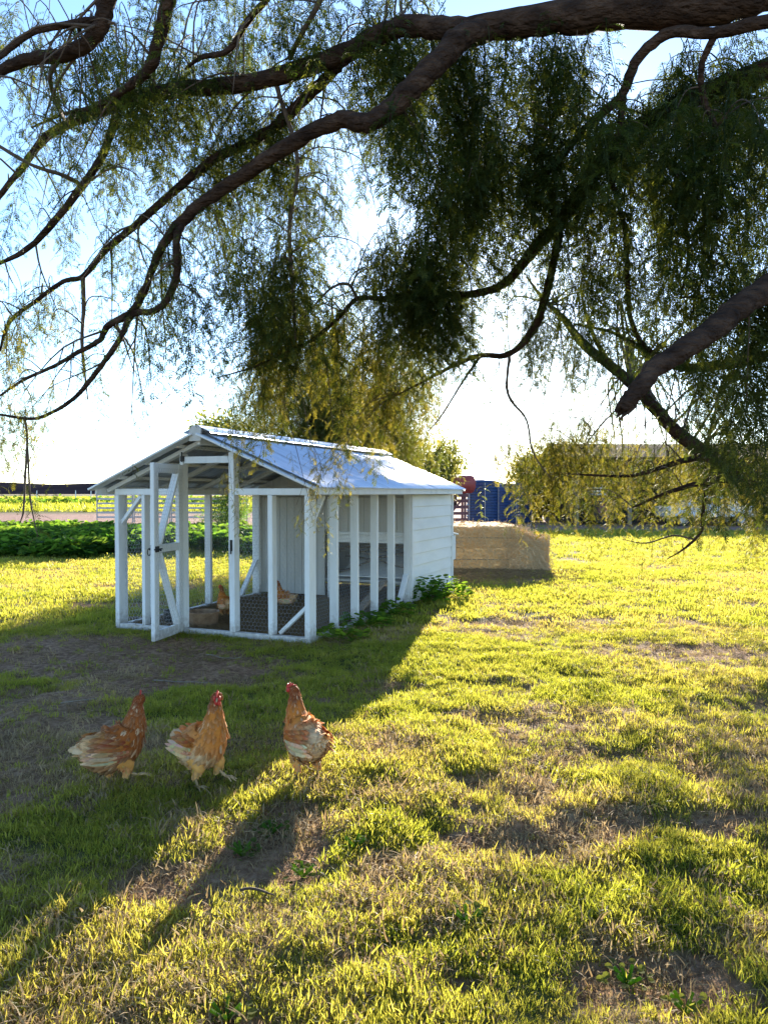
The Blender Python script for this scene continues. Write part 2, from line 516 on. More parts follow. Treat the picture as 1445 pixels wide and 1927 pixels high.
# distant hills: one long low ridge with real width
hb = MB()
hx = np.linspace(-2600, 2600, 180)
prof = 14 + 12 * fbm(hx * 0.004, hx * 0, 5) + 4 * fbm(hx * 0.02, hx * 0, 6)
rows = []
for yy, k in ((1300, 0.0), (1380, .55), (1500, 1.0), (1700, .9), (2100, 0.0)):
    rows.append([hb.vert((x, yy + 60 * math.sin(x * .003), -0.3 + p * k * (1 + .08 * math.sin(x * .02 + yy)))) for x, p in zip(hx, prof)])
for a, b in zip(rows, rows[1:]):
    for i in range(len(a) - 1):
        hb.face(a[i], a[i + 1], b[i + 1], b[i])
M['hill'] = pmat('hill_scrub', [(0.3, (0.012, 0.011, 0.016)), (0.7, (0.026, 0.024, 0.03))], 0.02, 1.0, spec=0.0)
tag(hb.build("hills", M['hill'], smooth=True), kind='structure')


# ------------------------------------------------------------------ scattering (uncountable growth only)
def scatter(name, pts, rots, scl, protos, tint=None, mat=None, parent=None):
    coll = bpy.data.collections.new(name + "_sources")
    for p in protos: coll.objects.link(p)
    me = bpy.data.meshes.new(name)
    pts = np.asarray(pts, np.float32)
    me.vertices.add(len(pts)); me.vertices.foreach_set("co", pts.ravel())
    for nm, ty, dat, fld in (("rot", 'FLOAT_VECTOR', rots, "vector"), ("scl", 'FLOAT', scl, "value"),
                             ("pick", 'INT', nr.integers(0, len(protos), len(pts)), "value"),
                             ("tint", 'FLOAT', nr.random(len(pts)) if tint is None else tint, "value")):
        t = me.attributes.new(nm, ty, 'POINT')
        t.data.foreach_set(fld, np.asarray(dat, np.int32 if ty == 'INT' else np.float32).ravel())
    o = link(name, me, parent)
    ng = bpy.data.node_groups.new(name + "_nodes", 'GeometryNodeTree')
    ng.interface.new_socket("Geometry", in_out='INPUT', socket_type='NodeSocketGeometry')
    ng.interface.new_socket("Geometry", in_out='OUTPUT', socket_type='NodeSocketGeometry')
    n, l = ng.nodes, ng.links
    gi = n.new("NodeGroupInput"); go = n.new("NodeGroupOutput")
    ip = n.new("GeometryNodeInstanceOnPoints"); ci = n.new("GeometryNodeCollectionInfo")
    ci.inputs['Collection'].default_value = coll
    ci.inputs['Separate Children'].default_value = True; ci.inputs['Reset Children'].default_value = True

    def na(nm, ty):
        k = n.new("GeometryNodeInputNamedAttribute"); k.data_type = ty; k.inputs[0].default_value = nm
        return [s for s in k.outputs if s.enabled and s.name == 'Attribute'][0]
    er = n.new("FunctionNodeEulerToRotation")
    l.new(na("rot", 'FLOAT_VECTOR'), er.inputs[0])
    l.new(gi.outputs[0], ip.inputs['Points']); l.new(ci.outputs[0], ip.inputs['Instance'])
    ip.inputs['Pick Instance'].default_value = True
    l.new(na("pick", 'INT'), ip.inputs['Instance Index'])
    l.new(er.outputs[0], ip.inputs['Rotation']); l.new(na("scl", 'FLOAT'), ip.inputs['Scale'])
    l.new(ip.outputs[0], go.inputs[0])
    md = o.modifiers.new("scatter", 'NODES'); md.node_group = ng
    if mat: me.materials.append(mat)
    tag(o, kind='stuff')
    return o


def proto(name, mb, mat):
    me = mb.mesh(name, mat)
    return bpy.data.objects.new(name, me)


def blade(mb, x, y, h, w, yaw, lean, bend):
    dx, dy = math.cos(yaw), math.sin(yaw)
    lx, ly = math.cos(yaw + 1.57 + bend), math.sin(yaw + 1.57 + bend)
    prev = None
    for i, (t, ww) in enumerate(((0, 1), (.4, .9), (.75, .6), (1, 0))):
        off = lean * h * t * t
        z = h * t * (1 - .25 * lean * t)
        cx_, cy_ = x + lx * off, y + ly * off
        if ww:
            cur = [mb.vert((cx_ - dx * w * ww / 2, cy_ - dy * w * ww / 2, z)), mb.vert((cx_ + dx * w * ww / 2, cy_ + dy * w * ww / 2, z))]
            if prev: mb.face(prev[0], prev[1], cur[1], cur[0])
            prev = cur
        else:
            mb.face(prev[0], prev[1], mb.vert((cx_, cy_, z)))


def tuft(seed, n, rad, h0, h1, w, lean):
    r = random.Random(seed); mb = MB()
    for _ in range(n):
        a = r.uniform(0, 6.28); q = rad * math.sqrt(r.random())
        blade(mb, q * math.cos(a), q * math.sin(a), r.uniform(h0, h1), w * r.uniform(.7, 1.3), r.uniform(0, 6.28), r.uniform(.1, 1) * lean, r.uniform(-.5, .5))
    return mb


green_p = [proto("grass_tuft", tuft(i, 20, .045, .015, .043, .0036, .85), M['grass']) for i in range(6)]
tall_p = [proto("tall_tuft", tuft(50 + i, 22, .06, .04, .1, .0045, .8), M['grass']) for i in range(4)]
lawn_p = [proto("lawn_tuft", tuft(80 + i, 26, .13, .025, .06, .010, .7), M['grass']) for i in range(4)]
dry_p = [proto("dry_tuft", tuft(120 + i, 16, .06, .012, .045, .0042, 1.6), M['dry']) for i in range(5)]


def straw_bits(seed, n, rad, L):
    r = random.Random(seed); mb = MB()
    for _ in range(n):
        a = r.uniform(0, 6.28); q = rad * math.sqrt(r.random()); p = Vector((q * math.cos(a), q * math.sin(a), r.uniform(.002, .018)))
        b = r.uniform(0, 6.28); d = Vector((math.cos(b), math.sin(b), r.uniform(-.1, .25))) * r.uniform(.4, 1) * L
        mb.tube([p - d / 2, p + Vector((0, 0, .004)), p + d / 2], .0013, 3, cap=False)
    return mb


straw_p = [proto("straw_bits", straw_bits(160 + i, 14, .09, .07), M['dry']) for i in range(5)]


def spread(d0, d1, dens, margin=0.6, slope=0.52):
    n = int(dens * (d1 - d0) * (slope * (d0 + d1) + 2 * margin))
    y = np.sqrt(nr.random(n) * ((d1 + margin / slope) ** 2 - (d0 + margin / slope) ** 2) + (d0 + margin / slope) ** 2) - margin / slope
    x = (nr.random(n) * 2 - 1) * (slope * y + margin)
    return x, y


def lawn(name, d0, d1, dens, protos, keep, smin, smax, lift=-.004, tilt=.25, tscale=1.0):
    x, y = spread(d0, d1, dens)
    k = keep(x, y) > nr.random(len(x))
    x, y = x[k], y[k]
    z = gz(x, y) + lift - 0.06 * sstep(26, 30, y)
    n = len(x)
    rots = np.stack([nr.normal(0, tilt, n), nr.normal(0, tilt, n), nr.random(n) * 6.283], -1)
    sc = smin + (smax - smin) * nr.random(n) ** 1.5
    sc = sc * (0.65 + 0.75 * fbm(x * 2.2, y * 2.2, 61))
    tn = np.clip(fbm(x * 1.1, y * 1.1, 71) * 0.6 + 0.55 * dryness(x, y) + nr.normal(0, .16, n), 0, 1) * tscale
    o = scatter(name, np.stack([x, y, z], -1), rots, sc, protos, tn)
    return o


inside = lambda x, y: (coop_dist(x, y) > 0.03) * 1.0
hay_foot = lambda x, y: 1.0 - ((x > .95) & (x < 3.4) & (y > 15.2) & (y < 17.8)) * 1.0
kg = lambda x, y: inside(x, y) * hay_foot(x, y) * np.clip(1.06 - 1.2 * bare(x, y), 0.05, 1) * (1 - 0.62 * dryness(x, y))
kt = lambda x, y: inside(x, y) * sstep(0.5, 0.66, fbm(x * 1.7, y * 1.7, 91)) * np.clip(1 - 1.4 * bare(x, y), 0, 1)
kd = lambda x, y: inside(x, y) * hay_foot(x, y) * np.clip(0.12 + 0.9 * dryness(x, y) + .25 * bare(x, y), 0, 1)
ks = lambda x, y: np.clip(0.1 + 0.7 * dryness(x, y) + 0.35 * bare(x, y), 0, 1)
lawn("grass", 1.9, 4.6, 1500, green_p, kg, .75, 1.25)
lawn("grass", 4.6, 9, 800, green_p, kg, .8, 1.35)
lawn("grass", 1.9, 7, 80, tall_p, kt, .5, 1.0)
lawn("grass", 9, 18, 150, lawn_p, kg, .7, 1.2)
lawn("grass", 18, 40, 34, lawn_p, kg, 1.1, 1.9)
lawn("dry_grass", 1.9, 5, 800, dry_p, kd, .7, 1.4)
lawn("dry_grass", 5, 16, 90, dry_p, kd, .9, 1.7)
lawn("straw_litter", 1.9, 10, 70, straw_p, ks, .5, 1.2, 0.0, .12)
lawn("field_grass", 66, 260, .9, lawn_p, lambda x, y: (x < 4) * 1.0, 5, 9, 0, tscale=.25)

# ------------------------------------------------------------------ the chicken coop
coop = thing("chicken_coop", "white timber chicken coop with wire mesh run and pale metal roof", "chicken coop", FL, COOP_RZ)
WALL, RIDGE, MID, OH, SL = 1.60, 2.215, 1.25, 0.155, 0.42
TOPV, ENDV = -0.16, LEN + 0.14
BV = 0.004
pw = M['paint']


def wood(name, x0, x1, y0, y1, z0, z1, mat=None, parent=coop):
    mb = MB().box(x0, x1, y0, y1, z0, z1)
    if name in ("stud", "post") and z1 - z0 > 1:            # no two studs stand quite true
        a, b = rng.uniform(-.005, .005), rng.uniform(-.004, .004)
        mb.v = [(x + (a if z > z0 + .1 else 0), y + (b if z > z0 + .1 else 0), z) for x, y, z in mb.v]
    return mb.build(name, mat or pw, parent, bevel=BV)


def brace(name, p0, p1, w, h, up, mat=None, parent=coop):
    return MB().beam(p0, p1, w, h, up).build(name, mat or pw, parent, bevel=BV)


def roof_z(u):
    return RIDGE - SL * abs(u - MID)


# posts and studs of the front wall (v = 0 face)
wood("post", 0, .058, 0, .15, -.05, WALL - .072)
wood("post", W_COOP - .058, W_COOP, 0, .15, -.05, WALL - .072)
wood("stud", .375, .42, .002, .095, .06, WALL - .072)
wood("stud", 2.01, 2.068, .002, .095, .06, WALL - .072)
wood("post", .905, .95, .002, .095, .06, roof_z(.905) - .09)
wood("post", 1.54, 1.605, -.004, .1, .06, roof_z(1.605) - .075)
wood("bottom_rail", .06, W_COOP - .06, .003, .075, -.03, .058)
wood("top_plate", 0, .903, .001, .09, WALL - .07, WALL)
wood("top_plate", 1.607, W_COOP, .001, .09, WALL - .07, WALL)
wood("lintel", .953, 1.538, .004, .08, 1.875, 1.95)
brace("corner_brace", (.03, .075, 1.19), (.33, .075, 1.525), .04, .06, (0, 1, 0))
brace("corner_brace", (2.47, .07, .40), (2.12, .07, .075), .04, .055, (0, 1, 0))
# right wall of the run
for s in (.655, 1.215, 1.805, 2.375):
    wood("stud", W_COOP - .095, W_COOP - .002, s, s + .048, .05, WALL - .072)
wood("post", W_COOP - .095, W_COOP - .001, 2.985, 3.045, -.03, WALL - .072)
wood("bottom_rail", W_COOP - .07, W_COOP - .004, .153, 2.98, -.04, .048)
wood("top_plate", W_COOP - .09, W_COOP, .153, LEN, WALL - .07, WALL)
brace("corner_brace", (W_COOP - .05, .17, 1.27), (W_COOP - .05, .40, 1.52), .04, .06, (1, 0, 0))
brace("corner_brace", (W_COOP - .05, 2.97, .42), (W_COOP - .05, 2.70, .06), .04, .075, (1, 0, 0))
brace("plank", (W_COOP - .14, 2.4, .40), (W_COOP - .14, 1.35, .05), .03, .1, (1, 0, 0), M['raw_wood'])
# left wall of the run
for s in (.6, 1.17, 1.735, 2.31):
    wood("stud", .002, .095, s, s + .048, .05, WALL - .072)
wood("post", .001, .095, 2.985, 3.045, -.03, WALL - .072)
wood("bottom_rail", .004, .07, .153, 2.98, -.04, .048)
wood("top_plate", 0, .09, .153, LEN, WALL - .07, WALL)
brace("corner_brace", (.05, 2.97, .55), (.05, 2.55, .06), .04, .07, (1, 0, 0))

# roof timbers, lining and sheets
ns = math.hypot(1, SL)
for v in (.045, .95, 1.75, 2.55, 3.2, 3.9, 4.85):
    for sgn in (-1, 1):
        a = (MID + sgn * .02, v, RIDGE - .075); b = (MID + sgn * (MID + OH * .75), v, RIDGE - .075 - SL * (MID + OH * .75 - .02))
        brace("rafter", a, b, .045, .08, (0, 1, 0))
for sgn in (-1, 1):
    for k in (.3, .72, 1.1):
        u = MID + sgn * k
        MB().beam((u, TOPV + .03, roof_z(u) - .03), (u, ENDV - .03, roof_z(u) - .03), .05, .035, (0, 0, 1)).build("purlin", pw, coop)
wood("ridge_beam", MID - .02, MID + .02, TOPV + .02, ENDV - .02, RIDGE - .15, RIDGE - .035)
for v in (TOPV - .01, ENDV + .01):
    for sgn in (-1, 1):
        a = (MID + sgn * .03, v, RIDGE - .04); b = (MID + sgn * (MID + OH + .02), v, RIDGE - .04 - SL * (MID + OH - .01))
        brace("barge_board", a, b, .022, .135, (0, 1, 0))
    
for sgn in (-1, 1):
    e = MID + sgn * (MID + OH - .02)
    wood("fascia", min(e, e + sgn * .02), max(e, e + sgn * .02), TOPV + .02, ENDV - .02, roof_z(e) - .10, roof_z(e) - .012)


def roof_sheet(v0, v1, sgn, dz):
    mb = MB()
    n = int((v1 - v0) / .0125)
    layers = []
    for off in (0, -.004):
        rows = []
        for k in (0.012, .5, 1.0, MID + OH + .035):
            r = []
            for i in range(n + 1):
                v = v0 + (v1 - v0) * i / n
                w = .0085 * math.cos(2 * math.pi * v / .076) + dz + off
                r.append(mb.vert((MID + sgn * k, v, RIDGE - SL * k + w)))
            rows.append(r)
        for a, b in zip(rows, rows[1:]):
            for i in range(n):
                mb.face(a[i], a[i + 1], b[i + 1], b[i])
        layers.append(rows)
    for side in (0, -1):
        a, b = layers[0][side], layers[1][side]
        for i in range(n): mb.face(a[i], a[i + 1], b[i + 1], b[i])
    return mb.build("roof_sheet", M['zinc'], coop, smooth=True)


nsheet = 7
for sgn in (-1, 1):
    for i in range(nsheet):
        w = (ENDV - TOPV) / nsheet
        roof_sheet(TOPV + .01 + i * w, TOPV + .01 + (i + 1) * w + .05, sgn, .004 + .003 * (i % 2))
# ridge cap: three lapped lengths, and its painted end block
nc = 3
for i in range(nc):
    L = (ENDV - TOPV) / nc
    mb = MB()
    prof = [(-.17, -.055), (-.165, -.045), (-.06, 0), (-.03, .022), (0, .03), (.03, .022), (.06, 0), (.165, -.045), (.17, -.055)]
    up = [[mb.vert((MID + a, v, RIDGE + .03 + b + .003 * i)) for a, b in prof] for v in (TOPV + i * L - .01, TOPV + (i + 1) * L + .03)]
    dn = [[mb.vert((MID + a, v, RIDGE + .026 + b + .003 * i)) for a, b in prof] for v in (TOPV + i * L - .01, TOPV + (i + 1) * L + .03)]
    for r in (up, dn):
        for k in range(len(prof) - 1): mb.face(r[0][k], r[0][k + 1], r[1][k + 1], r[1][k])
    for e in (0, 1):
        for k in range(len(prof) - 1): mb.face(up[e][k], up[e][k + 1], dn[e][k + 1], dn[e][k])
    mb.build("ridge_cap", M['zinc'], coop, smooth=True)
mb = MB()
pr = [(-.075, -.115), (.075, -.115), (.075, .01), (.045, .05), (-.045, .05), (-.075, .01)]
a = [mb.vert((MID + p, TOPV - .045, RIDGE + q)) for p, q in pr]; b = [mb.vert((MID + p, TOPV - .022, RIDGE + q)) for p, q in pr]
mb.face(*a); mb.face(*reversed(b))
for k in range(6): mb.face(a[k], a[(k + 1) % 6], b[(k + 1) % 6], b[k])
mb.build("ridge_end_block", M['cream'], coop, bevel=.004)

# house: lapped boards on the outside, grooved lining inside
nb = 9
for k in range(nb):
    z0 = .03 + k * .1665; z1 = z0 + .1665 + .018
    if k == nb - 1: z1 = WALL - .075
    mb = MB()
    x = W_COOP
    v0, v1 = 3.06, LEN - .045
    q = [(x + .006, z0), (x + .026, z0), (x + .009, z1), (x - .002, z1)]
    a = [mb.vert((p, v0, z)) for p, z in q]; b = [mb.vert((p, v1, z)) for p, z in q]
    mb.face(*a); mb.face(*reversed(b))
    for i in range(4): mb.face(a[i], b[i], b[(i + 1) % 4], a[(i + 1) % 4])
    mb.build("siding_board", M['siding'], coop, bevel=.002)
    mb = MB()
    q = [(-.006, z0), (-.026, z0), (-.009, z1), (.002, z1)]
    a = [mb.vert((p, v0, z)) for p, z in q]; b = [mb.vert((p, v1, z)) for p, z in q]
    mb.face(*a); mb.face(*reversed(b))
    for i in range(4): mb.face(a[i], b[i], b[(i + 1) % 4], a[(i + 1) % 4])
    mb.build("siding_board", M['siding'], coop, bevel=.002)
    mb = MB()
    q = [(LEN + .006, z0), (LEN + .026, z0), (LEN + .009, z1), (LEN - .002, z1)]
    a = [mb.vert((.02, p, z)) for p, z in q]; b = [mb.vert((W_COOP - .02, p, z)) for p, z in q]
    mb.face(*a); mb.face(*reversed(b))
    for i in range(4): mb.face(a[i], b[i], b[(i + 1) % 4], a[(i + 1) % 4])
    mb.build("siding_board", M['siding'], coop, bevel=.002)
for u0, u1 in ((W_COOP + .001, W_COOP + .032), (-.032, -.001)):
    wood("corner_trim", u0, u1, 3.0, 3.058, -.02, WALL - .075)
    wood("corner_trim", u0, u1, LEN - .043, LEN + .03, -.02, WALL - .075)
wood("wall_lining", W_COOP - .02, W_COOP - .003, 3.12, LEN - .03, .02, WALL - .072, M['board'])
wood("wall_lining", .003, .02, 3.12, LEN - .03, .02, WALL - .072, M['board'])
# back wall and the two gables, in upright boards
k = 0
while k * .125 < W_COOP - .06:
    u0 = .03 + k * .125; u1 = min(u0 + .121, W_COOP - .03)
    for v, zb in ((LEN - .02, .02), (3.085, WALL - .1)):
        za, zc = roof_z(u0) - .06, roof_z(u1) - .06
        mb = MB()
        lo = [mb.vert(p) for p in ((u0, v, zb), (u1, v, zb), (u1, v + .016, zb), (u0, v + .016, zb))]
        hi = [mb.vert(p) for p in ((u0, v, za), (u1, v, zc), (u1, v + .016, zc), (u0, v + .016, za))]
        mb.face(*reversed(lo)); mb.face(*hi)
        for i in range(4): mb.face(lo[i], lo[(i + 1) % 4], hi[(i + 1) % 4], hi[i])
        mb.build("wall_board", M['board'], coop)
    if u1 < 1.26:
        wood("wall_board", u0, u1, 3.062, 3.08, .06, WALL - .11, M['board'])
    else:
        wood("wall_board", u0, u1, 3.062, 3.08, 1.0, WALL - .11, M['board'])
    k += 1
wood("ledge", 1.27, W_COOP - .1, 3.02, 3.062, .955, 1.0)
wood("wall_rail", 1.27, W_COOP - .1, 3.064, 3.1, .84, .953)
wood("post", 1.23, 1.29, 2.99, 3.058, .0, WALL - .1)
wood("house_floor", .04, W_COOP - .1, 3.12, LEN - .03, .27, .30, M['board'])
mb = MB().beam((1.85, 3.2, .34), (1.85, 4.1, .62), 1.1, .02, (0, 0, 1)); mb.build("dropping_board", M['siding'], coop, bevel=.003)
for i, (a, b, r) in enumerate((((1.3, 3.25, .72), (2.42, 3.35, .80), .022), ((1.28, 3.5, .58), (2.42, 3.3, .66), .02), ((1.3, 3.16, .42), (2.42, 3.7, .74), .018), ((1.35, 3.2, .80), (2.42, 3.14, .48), .016), ((1.3, 3.9, .84), (2.42, 3.8, .86), .022))):
    a, b = Vector(a), Vector(b)
    pts = [a.lerp(b, t) + Vector((0, .02 * math.sin(5 * t + i), .03 * math.sin(7 * t + 2 * i))) for t in [j / 9 for j in range(10)]]
    mb = MB(); mb.tube(pts, [r * (1 - .35 * t / 9) for t in range(10)], 7, jit=.12, seed=i); mb.build("perch", M['perch'], coop, smooth=True)
nbx = MB().box(W_COOP - .62, W_COOP - .04, LEN + .03, LEN + .40, .45, .85).build("nest_box", M['siding'], coop, bevel=.004)
mb = MB().beam(Vector((W_COOP - .33, LEN + .03, .915)), Vector((W_COOP - .33, LEN + .45, .865)), .64, .022, (0, 0, 1)); mb.build("lid", pw, nbx, bevel=.003)

# wire mesh: every wire is a thin tube
def wire_panel(name, org, ax, ay, w, h, keep, parent, cell=.046, r=.0011):
    org, ax, ay = Vector(org), Vector(ax), Vector(ay)
    nrm = ax.cross(ay)
    mb = MB()
    dy = cell * .5
    sx = cell * .5; e = cell / math.sqrt(3)

    def seg(p, q):
        if not (keep(*p) and keep(*q)): return
        a = org + ax * p[0] + ay * p[1]; b = org + ax * q[0] + ay * q[1]
        t = (b - a).normalized(); s = t.cross(nrm)
        ra = [mb.vert(a + s * r * c + nrm * r * d) for c, d in ((1, -.5), (-1, -.5), (0, 1))]
        rb = [mb.vert(b + s * r * c + nrm * r * d) for c, d in ((1, -.5), (-1, -.5), (0, 1))]
        for i in range(3): mb.face(ra[i], ra[(i + 1) % 3], rb[(i + 1) % 3], rb[i])
    row = 0; y = 0
    while y < h + cell:
        off = sx if row % 2 else 0
        x = off
        while x < w + cell:
            j = .0016 * math.sin(x * 91 + y * 57)
            seg((x, y + j), (x, y + e))                     # upright
            seg((x, y + e), (x + sx, y + 1.5 * e)); seg((x, y + e), (x - sx, y + 1.5 * e + 0))
            x += cell
        y += 1.5 * e; row += 1
    o = mb.build(name, M['wire'], parent)
    return tag(o, kind='stuff')


full = lambda w, h: (lambda x, y: 0 <= x <= w and 0 <= y <= h)
wire_panel("wire_mesh", (0.0, .098, .05), (1, 0, 0), (0, 0, 1), .93, 1.5, full(.93, 1.5), coop)
wire_panel("wire_mesh", (1.58, .102, .05), (1, 0, 0), (0, 0, 1), .86, 1.5, full(.86, 1.5), coop)
wire_panel("wire_mesh", (W_COOP - .098, .1, .03), (0, 1, 0), (0, 0, 1), 2.92, 1.5, full(2.92, 1.5), coop)
wire_panel("wire_mesh", (.098, .1, .03), (0, 1, 0), (0, 0, 1), 2.92, 1.5, full(2.92, 1.5), coop)
wire_panel("wire_mesh", (.0, .096, WALL), (1, 0, 0), (0, 0, 1), W_COOP, .62, lambda x, y: 0 < x < W_COOP and WALL + y < roof_z(x) - .05 and not (.95 < x < 1.54 and y < .3), coop)

# the open door
door = thing("door", None, None, (.956, -.012, .03), math.radians(-81)); door.parent = coop
DW, DH = .62, 1.83
wood("stile", 0, .095, -.045, 0, 0, DH, parent=door)
wood("stile", DW - .095, DW, -.045, 0, 0, DH, parent=door)
wood("rail", .097, DW - .097, -.043, -.002, 0, .1, parent=door)
wood("rail", .097, DW - .097, -.043, -.002, .905, .985, parent=door)
wood("rail", .097, DW - .097, -.043, -.002, DH - .1, DH - .002, parent=door)
brace("brace", (DW - .12, -.024, .99), (.11, -.024, DH - .1), .034, .075, (0, 1, 0), parent=door)
brace("brace", (DW - .12, -.024, .9), (.11, -.024, .1), .034, .075, (0, 1, 0), parent=door)
wire_panel("wire_mesh", (.03, .004, .03), (1, 0, 0), (0, 0, 1), DW - .06, DH - .06, full(DW - .06, DH - .06), door)
for z in (.06, DH - .12):
    mb = MB().box(-.018, .12, -.056, -.0475, z, z + .035); mb.tube([(-.012, -.052, z - .015), (-.012, -.052, z + .055)], .010, 8)
    mb.build("hinge", M['black'], door)
mb = MB().box(DW - .07, DW - .02, -.058, -.047, .9, .99)
mb.tube([(DW - .045, -.05, .945), (DW - .045, -.085, .945)], .012, 8)
mb.tube([(DW - .045 + .035 * math.sin(t), -.085, .915 + .035 * math.cos(t)) for t in [i * math.pi / 8 for i in range(17)]], .0055, 6)
mb.build("latch", M['black'], door)
mb = MB().box(DW - .08, DW - .015, .001, .012, .915, .975); mb.tube([(DW - .12, .02, .945), (DW + .03, .02, .945)], .008, 8); mb.tube([(DW - .05, .02, .945), (DW - .05, .05, .93)], .008, 6)
mb.build("bolt", M['black'], door)
mb = MB().box(1.555, 1.58, -.016, -.005, .93, 1.05); mb.tube([(1.567, -.02, .90), (1.567, -.02, 1.05)], .007, 8)
mb.build("strike_plate", M['black'], coop)
mb = MB().box(.925, .965, -.02, .0, 1.9, 1.955); mb.tube([(.945, -.02, 1.89), (.945, -.02, 2.0)], .008, 8); mb.build("hinge", M['black'], coop)

# soil and straw inside
def coop_pt(u, v, z=0.0):
    return Vector((FL.x + UX * u + VX * v, FL.y + UY * u + VY * v, z))


n = 2600
uu = nr.random(n) * (W_COOP - .15) + .07; vv = nr.random(n) * 2.9 + .1
px_ = FL.x + UX * uu + VX * vv; py_ = FL.y + UY * uu + VY * vv
bed = scatter("straw_bedding", np.stack([px_, py_, .006 + nr.random(n) * .02], -1), np.stack([nr.normal(0, .15, n), nr.normal(0, .15, n), nr.random(n) * 6.28], -1), .6 + nr.random(n) * .8, straw_p, nr.random(n) * .5)

# rusty basin on the floor of the run
bp_ = coop_pt(.0, 0); bw = G(374, 1183)
basin = MB()
basin.lathe([(0, .012), (.13, .012), (.145, .03), (.17, .165), (.178, .178), (.186, .178), (.188, .168), (.182, .16), (.16, .02), (.14, .0), (0, .0)], 36)
o = basin.build("feed_basin", M['rust'], smooth=True)
o.location = (bw.x + .02, bw.y + .16, .0)
tag(o, "rusty brown round basin on the soil inside the open coop door", "basin")
tub = MB(); tub.lathe([(0, .01), (.11, .01), (.135, .16), (.148, .16), (.148, .145), (.125, .0), (0, 0)], 28)
o = tub.build("black_tub", M['black'], smooth=True); t_ = G(312, 1186); o.location = (t_.x, t_.y + .45, 0)
tag(o, "low black tub inside the coop behind the open door", "tub")
for i, (px, py, s) in enumerate(((252, 1172, 1.0), (268, 1166, .8))):
    q = G(px, py); mb = MB().box(-.17 * s, .17 * s, -.11 * s, .11 * s, .0, .035)
    o = mb.build("paving_stone", M['soil'], bevel=.012); o.location = (q.x, q.y + .2 + i * .35, .0); o.rotation_euler = (0, 0, .3 + i)
    tag(o, ("larger flat earthy paving slab just inside the left corner of run", "smaller flat earthy paving slab lying behind the larger one in run")[i], "paving slab")

# ------------------------------------------------------------------ hens
M['plume'] = col_mat('hen_plumage', 0.75, trans=0.3, bump=0.3)
M['hen_skin'] = col_mat('hen_body', 0.8, bump=0.6)
M['comb'] = pmat('comb_skin', [(0.3, (0.42, 0.02, 0.015)), (0.7, (0.62, 0.06, 0.04))], 40, 0.5, 0.3)
M['shank'] = pmat('leg_scales', [(0.3, (0.36, 0.22, 0.09)), (0.7, (0.5, 0.34, 0.17))], 60, 0.6, 0.4, 200)
M['beak'] = pmat('beak_horn', [(0.3, (0.4, 0.28, 0.14)), (0.7, (0.55, 0.42, 0.25))], 40, 0.4)
M['eye'] = pmat('eye', [(0.3, (0.01, 0.008, 0.006)), (0.7, (0.02, 0.015, 0.01))], 10, 0.1)
BROWN, GINGER, CREAM, TAN = (0.25, 0.055, 0.009), (0.55, 0.18, 0.025), (0.88, 0.66, 0.4), (0.7, 0.36, 0.1)


def mixc(a, b, t):
    t = min(1, max(0, t))
    return tuple(x * (1 - t) + y * t for x, y in zip(a, b))


